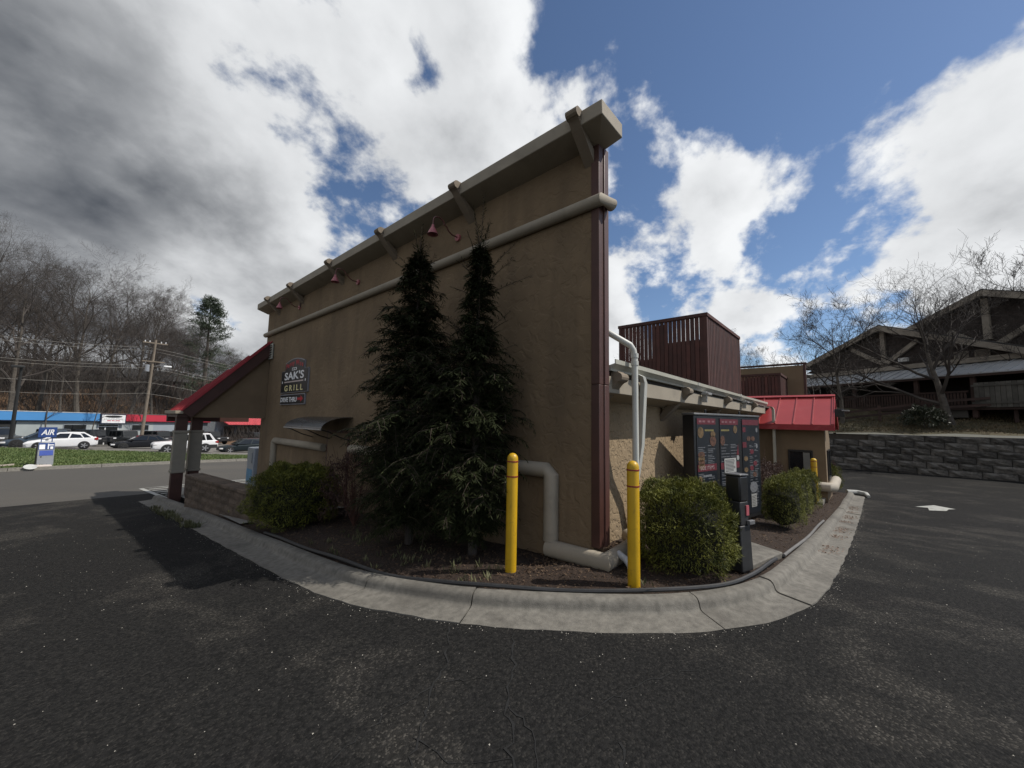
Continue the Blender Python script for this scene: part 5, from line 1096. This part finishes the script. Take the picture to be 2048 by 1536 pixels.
car('parked_crossover', 'blue-grey crossover at the far left behind the white hatchback', (-2.0, 56.4, zc(-2, 56.4)), 0, paint('slate_paint', (.055, .075, .10), .3), SEDAN, (-1.2, -.2, 1.3, 2.15, .92, 1.55), .93, (-1.45, 1.4), .37, m_rimd, 'cars parked across the road')
car('parked_sedan', 'black sedan between the white hatchback and the white SUV', (4.75, 57.0, zc(4.75, 57)), 0, paint('black_paint', (.012, .013, .016), .2), SEDAN, (-1.15, -.2, 1.15, 2.0, .90, 1.42), .90, (-1.45, 1.35), .33, m_rimd, 'cars parked across the road')
car('parked_suv', 'white SUV with torn rear corner seen behind the porch posts', (7.12, 48.7, zc(7.12, 48.7)), 0, M('white_paint'  , (.72, .72, .72)), SUVP, (-1.05, -.35, 1.75, 2.25, 1.08, 1.80), .95, (-1.4, 1.38), .39, m_rim, 'cars parked across the road', True)
sv = [o for o in SC.objects if o.name.startswith('parked_suv')][0]
q = MB(); q.box(1.5, 2.35, -.975, -.93, .38, .72); q.build('torn_bumper', m_plast, sv, local=True, bevel=.02)
q = MB(); q.box(-.2, 1.5, -.6, .6, 1.83, 1.88); q.build('roof_rack', m_plast, sv, local=True, bevel=.02)
car('parked_wagon', 'dark green-black wagon at the right of the row, cut by the wall', (12.55, 51.2, zc(12.55, 51.2)), 0, paint('dark_green_paint', (.015, .022, .026), .3), SEDAN, (-1.1, -.2, 1.7, 2.25, .92, 1.48), .90, (-1.45, 1.35), .33, m_rim, 'cars parked across the road')
jp = [paint('jeep_black', (.015, .015, .016)), paint('jeep_grey', (.05, .052, .052)), paint('jeep_green', (.03, .036, .03))]
js = [(2.4, 'dark off-roader parked before the pale block wall, second behind the air machine', 1), (5.6, 'black off-roader parked in front of the shop window', 0), (9.0, 'dark off-roader just left of the shop door', 1), (12.9, 'dark grey off-roader right under the white shop sign', 0), (16.2, 'dark green truck behind the utility pole', 2), (20.4, 'dark off-roader half hidden behind the porch posts', 0), (28.3, 'black off-roader facing out below the red awning, left one', 0), (32.2, 'dark grey off-roader facing out below the red awning, right one', 1), (-2.0, 'dark truck in the shadowed bay at the left edge', 1)]
for s_, lab, k in js:
    p = sp3(s_, 4.2, 0); car('parked_off_roader', lab, (p.x, p.y, zt(p.x, p.y)), math.atan2(fn.y, fn.x)+math.pi, jp[k], JEEP, (-.65, -.45, 1.75, 1.85, 1.12, 1.88), .92, (-1.35, 1.2), .43, m_rimd, 'off-roaders parked before the shops', True)
# ---------------------------------------------------------------- air machine, rubbish, poles
AX, AY = -.92, 29.35; AZ = zt(AX, AY)+.12
AM = thing('air_machine', 'silver tyre air machine with blue AIR sign on the grass verge', 'air machine', (AX, AY, AZ)); m_alu = M('brushed_panel', (.30, .31, .32), .45, .08, 3, metal=.4); m_bl = M('air_blue', (.02, .055, .20), .5, .1, 3)
AM.rotation_euler = (0, 0, .16); AK = .75
q = MB(); q.hexa([(-.27, -.25, 0), (.27, -.25, 0), (.27, .25, 0), (-.27, .25, 0), (-.26, -.10, 1.12), (.26, -.10, 1.12), (.26, .25, 1.12), (-.26, .25, 1.12)]); q.build('cabinet', m_alu, AM, local=True, bevel=.02)
q = MB(); q.hexa([(-.276, -.24, .02), (-.2705, -.24, .02), (-.2705, .24, .02), (-.276, .24, .02), (-.2665, -.09, 1.1), (-.261, -.09, 1.1), (-.261, .24, 1.1), (-.2665, .24, 1.1)]); q.build('side_panel', m_plast, AM, local=True)
fy = lambda z: -.25+.15*z/1.12
def ap(x0, x1, z0, z1, name, m, d=.006):
    x0, x1 = x0*AK, x1*AK; q = MB(); q.hexa([(x0, fy(z0)-d-.004, z0), (x1, fy(z0)-d-.004, z0), (x1, fy(z0)-d, z0), (x0, fy(z0)-d, z0), (x0, fy(z1)-d-.004, z1), (x1, fy(z1)-d-.004, z1), (x1, fy(z1)-d, z1), (x0, fy(z1)-d, z1)]); return q.build(name, m, AM, local=True)
ap(-.33, .33, .78, 1.10, 'instruction_panel', m_bl); ap(-.30, -.06, .80, 1.02, 'picture', m_signw, .011); ap(.05, .10, .80, 1.05, 'picture', m_signw, .011); ap(.10, .30, .97, 1.02, 'picture', m_signw, .011); ap(.16, .28, .80, .92, 'picture', m_signw, .011)
ap(-.27, .30, .50, .74, 'coin_panel', M('panel_blue', (.05, .09, .36), .5)); ap(-.22, -.16, .42, .47, 'coin_slot', m_black)
for x in (-.17, .17): q = MB(); q.box(x-.015, x+.015, .0, .03, 1.12, 1.36); q.build('sign_leg', m_bl, AM, local=True)
q = MB(); q.box(-.29, .29, -.02, .03, 1.36, 1.84); sgn_ = q.build('sign', m_bl, AM, local=True)
text_geo('AIR', .36, (1, 0, 0), (0, 0, 1), Vector((AX, AY-.025, AZ+1.48)), .003, m=m_signw, parent=sgn_, shear=.25, bold=.008, sx=.72)
q = MB(); q.lathe([(.02, 0), (.2, .03), (.25, .06), (.24, .07), (.19, .045), (.02, .02)], (0, 0, 0), 20); o = q.build('discarded_lid', M('white_plastic', (.45, .45, .43), .5), smooth=True); o.location = (-1.28, 28.3, zt(-1.28, 28.3)+.13); o.scale = (.85,)*3; o.rotation_euler = (.45, .1, 0); props(o, 'white round plastic lid lying on the far street kerb', 'rubbish')
q = MB(); q.hexa([(-.35, -.15, 0), (.35, -.12, 0), (.38, .2, 0), (-.3, .18, 0), (-.3, -.1, .07), (.3, -.1, .05), (.3, .15, .06), (-.25, .15, .08)]); o = q.build('flattened_box', M('rubbish_pale', (.5, .44, .40), .8)); o.location = (-1.0, 28.75, zt(-1, 28.75)+.14); props(o, 'flattened pale box lying beside the white lid on the kerb', 'rubbish')
q = MB(); q.bar((-.4, 0, 0), (.4, .1, .05), .12, .06); o = q.build('scrap_board', M('rubbish_pale2', (.42, .36, .30), .8)); o.location = (-2.2, 29.2, zt(-2.2, 29.2)+.18); props(o, 'scrap board lying in the grass left of the air machine', 'rubbish')
UP = thing('utility_pole', 'leaning wooden utility pole with crossarms and street light', 'pole', (5.05, 62.5, zt(5, 62.5)))
q = MB(); q.tube([(5.05, 62.5, -2.6), (5.25, 62.0, 4), (5.4, 61.6, 10.2)], [.17, .145, .11], 12); q.build('shaft', m_pole, UP, smooth=True)
for z, l in ((9.8, 1.1), (7.6, 1.0)): q = MB(); q.bar((5.4-l, 61.5, z), (5.4+l, 61.7, z), .12, .12); q.build('crossarm', m_pole, UP)
for x in (4.5, 4.9, 5.9, 6.3): q = MB(); q.lathe([(.03, 0), (.06, .05), (.03, .1), (.05, .16), (.01, .2)], (x, 61.6, 9.86), 8); q.build('insulator', m_signw, UP)
q = MB(); q.tube([(5.3, 61.9, 7.0), (5.9, 61.6, 7.25), (6.4, 61.4, 7.2)], .04, 6); la = q.build('lamp_arm', m_rim, UP); q = MB(); q.box(6.3, 7.0, 61.2, 61.6, 7.05, 7.22); q.build('lamp_head', m_signw, la, bevel=.04)
q = MB(); q.tube([(4.9, 61.6, 6.4), (4.9, 61.6, 7.2)], .22, 10); q.build('transformer', m_rim, UP, smooth=True)
def wire(z0, z1, y0, y1, lab):
    pts = []
    for t in lin(0, 1, 30): 
        x = -22+t*60; tt = t-.455; pts.append((x, y0+(y1-y0)*t, z0+(z1-z0)*t-1.2*(1-(2*((t/.455 if t < .455 else (1-t)/.545))-1)**2)))
    b = MB(); b.tube(pts, .013, 4); props(b.build('power_line', m_wire), lab, 'cable', 'power lines across the road')
for z, dz, lab in ((10.0, 0, 'topmost thin power line across the wood'), (9.7, .5, 'second power line from the top'), (7.9, 0, 'upper of the paired middle power lines'), (7.6, .4, 'lower of the paired middle power lines'), (5.9, 0, 'thin cable below the middle power lines'), (4.6, 0, 'lowest cable strung over the shop roofs')):
    wire(z+.9, z-2.6, 62.5+dz, 61+dz, lab)
BP = thing('light_pole', 'dark leaning light pole at the far left before the blue fascia', 'pole', (-4.05, 59.2, zt(-4, 59)))
q = MB(); q.tube([(-4.05, 59.2, -2.2), (-3.9, 58.0, 5.6)], [.16, .10], 10); q.build('shaft', m_plast, BP, smooth=True); q = MB(); q.box(-4.5, -3.7, 57.6, 58.1, 5.55, 5.75); q.build('lamp_head', m_plast, BP, bevel=.04)
# grass blades on the verge
n = 60000; X = g.uniform(-10, 13.5, n); T_ = g.random(n); Y = np.array([KY(a)+.5+(GY(a)-KY(a)-.7)*t_ for a, t_ in zip(X, T_)]); Z = np.array([zt(a, b_) for a, b_ in zip(X, Y)])+.11; h = g.uniform(.04, .16, n)
dd = unit(np.c_[g.normal(size=(n, 2))*.5, np.ones(n)]); Vq, Fq = quads(np.c_[X, Y, Z]+dd*h[:, None]*.5, dd*h[:, None]*.5, unit(np.cross(dd, g.normal(size=(n, 3))))*.022)
props(link('verge_grass', np_mesh('verge_grass', Vq, Fq, m_blade)), 'rough green grass on the verge across the street', 'grass', kind='stuff')
n = 20000; X = g.uniform(29.5, 36, n); Y = g.uniform(-14, 5, n); Z = np.array([zb(a, b_) for a, b_ in zip(X, Y)]); h = g.uniform(.03, .22, n)
dd = unit(np.c_[g.normal(size=(n, 2))*.7, np.ones(n)]); Vq, Fq = quads(np.c_[X, Y, Z]+dd*h[:, None]*.5, dd*h[:, None]*.5, unit(np.cross(dd, g.normal(size=(n, 3))))*.014)
props(link('bank_grass', np_mesh('bank_grass', Vq, Fq, M('dry_blade', (.06, .055, .022), .8, .4, 1.0, col2=(.14, .10, .055)))), 'dry grass and leaves on the bank above the block wall', 'grass', kind='stuff')
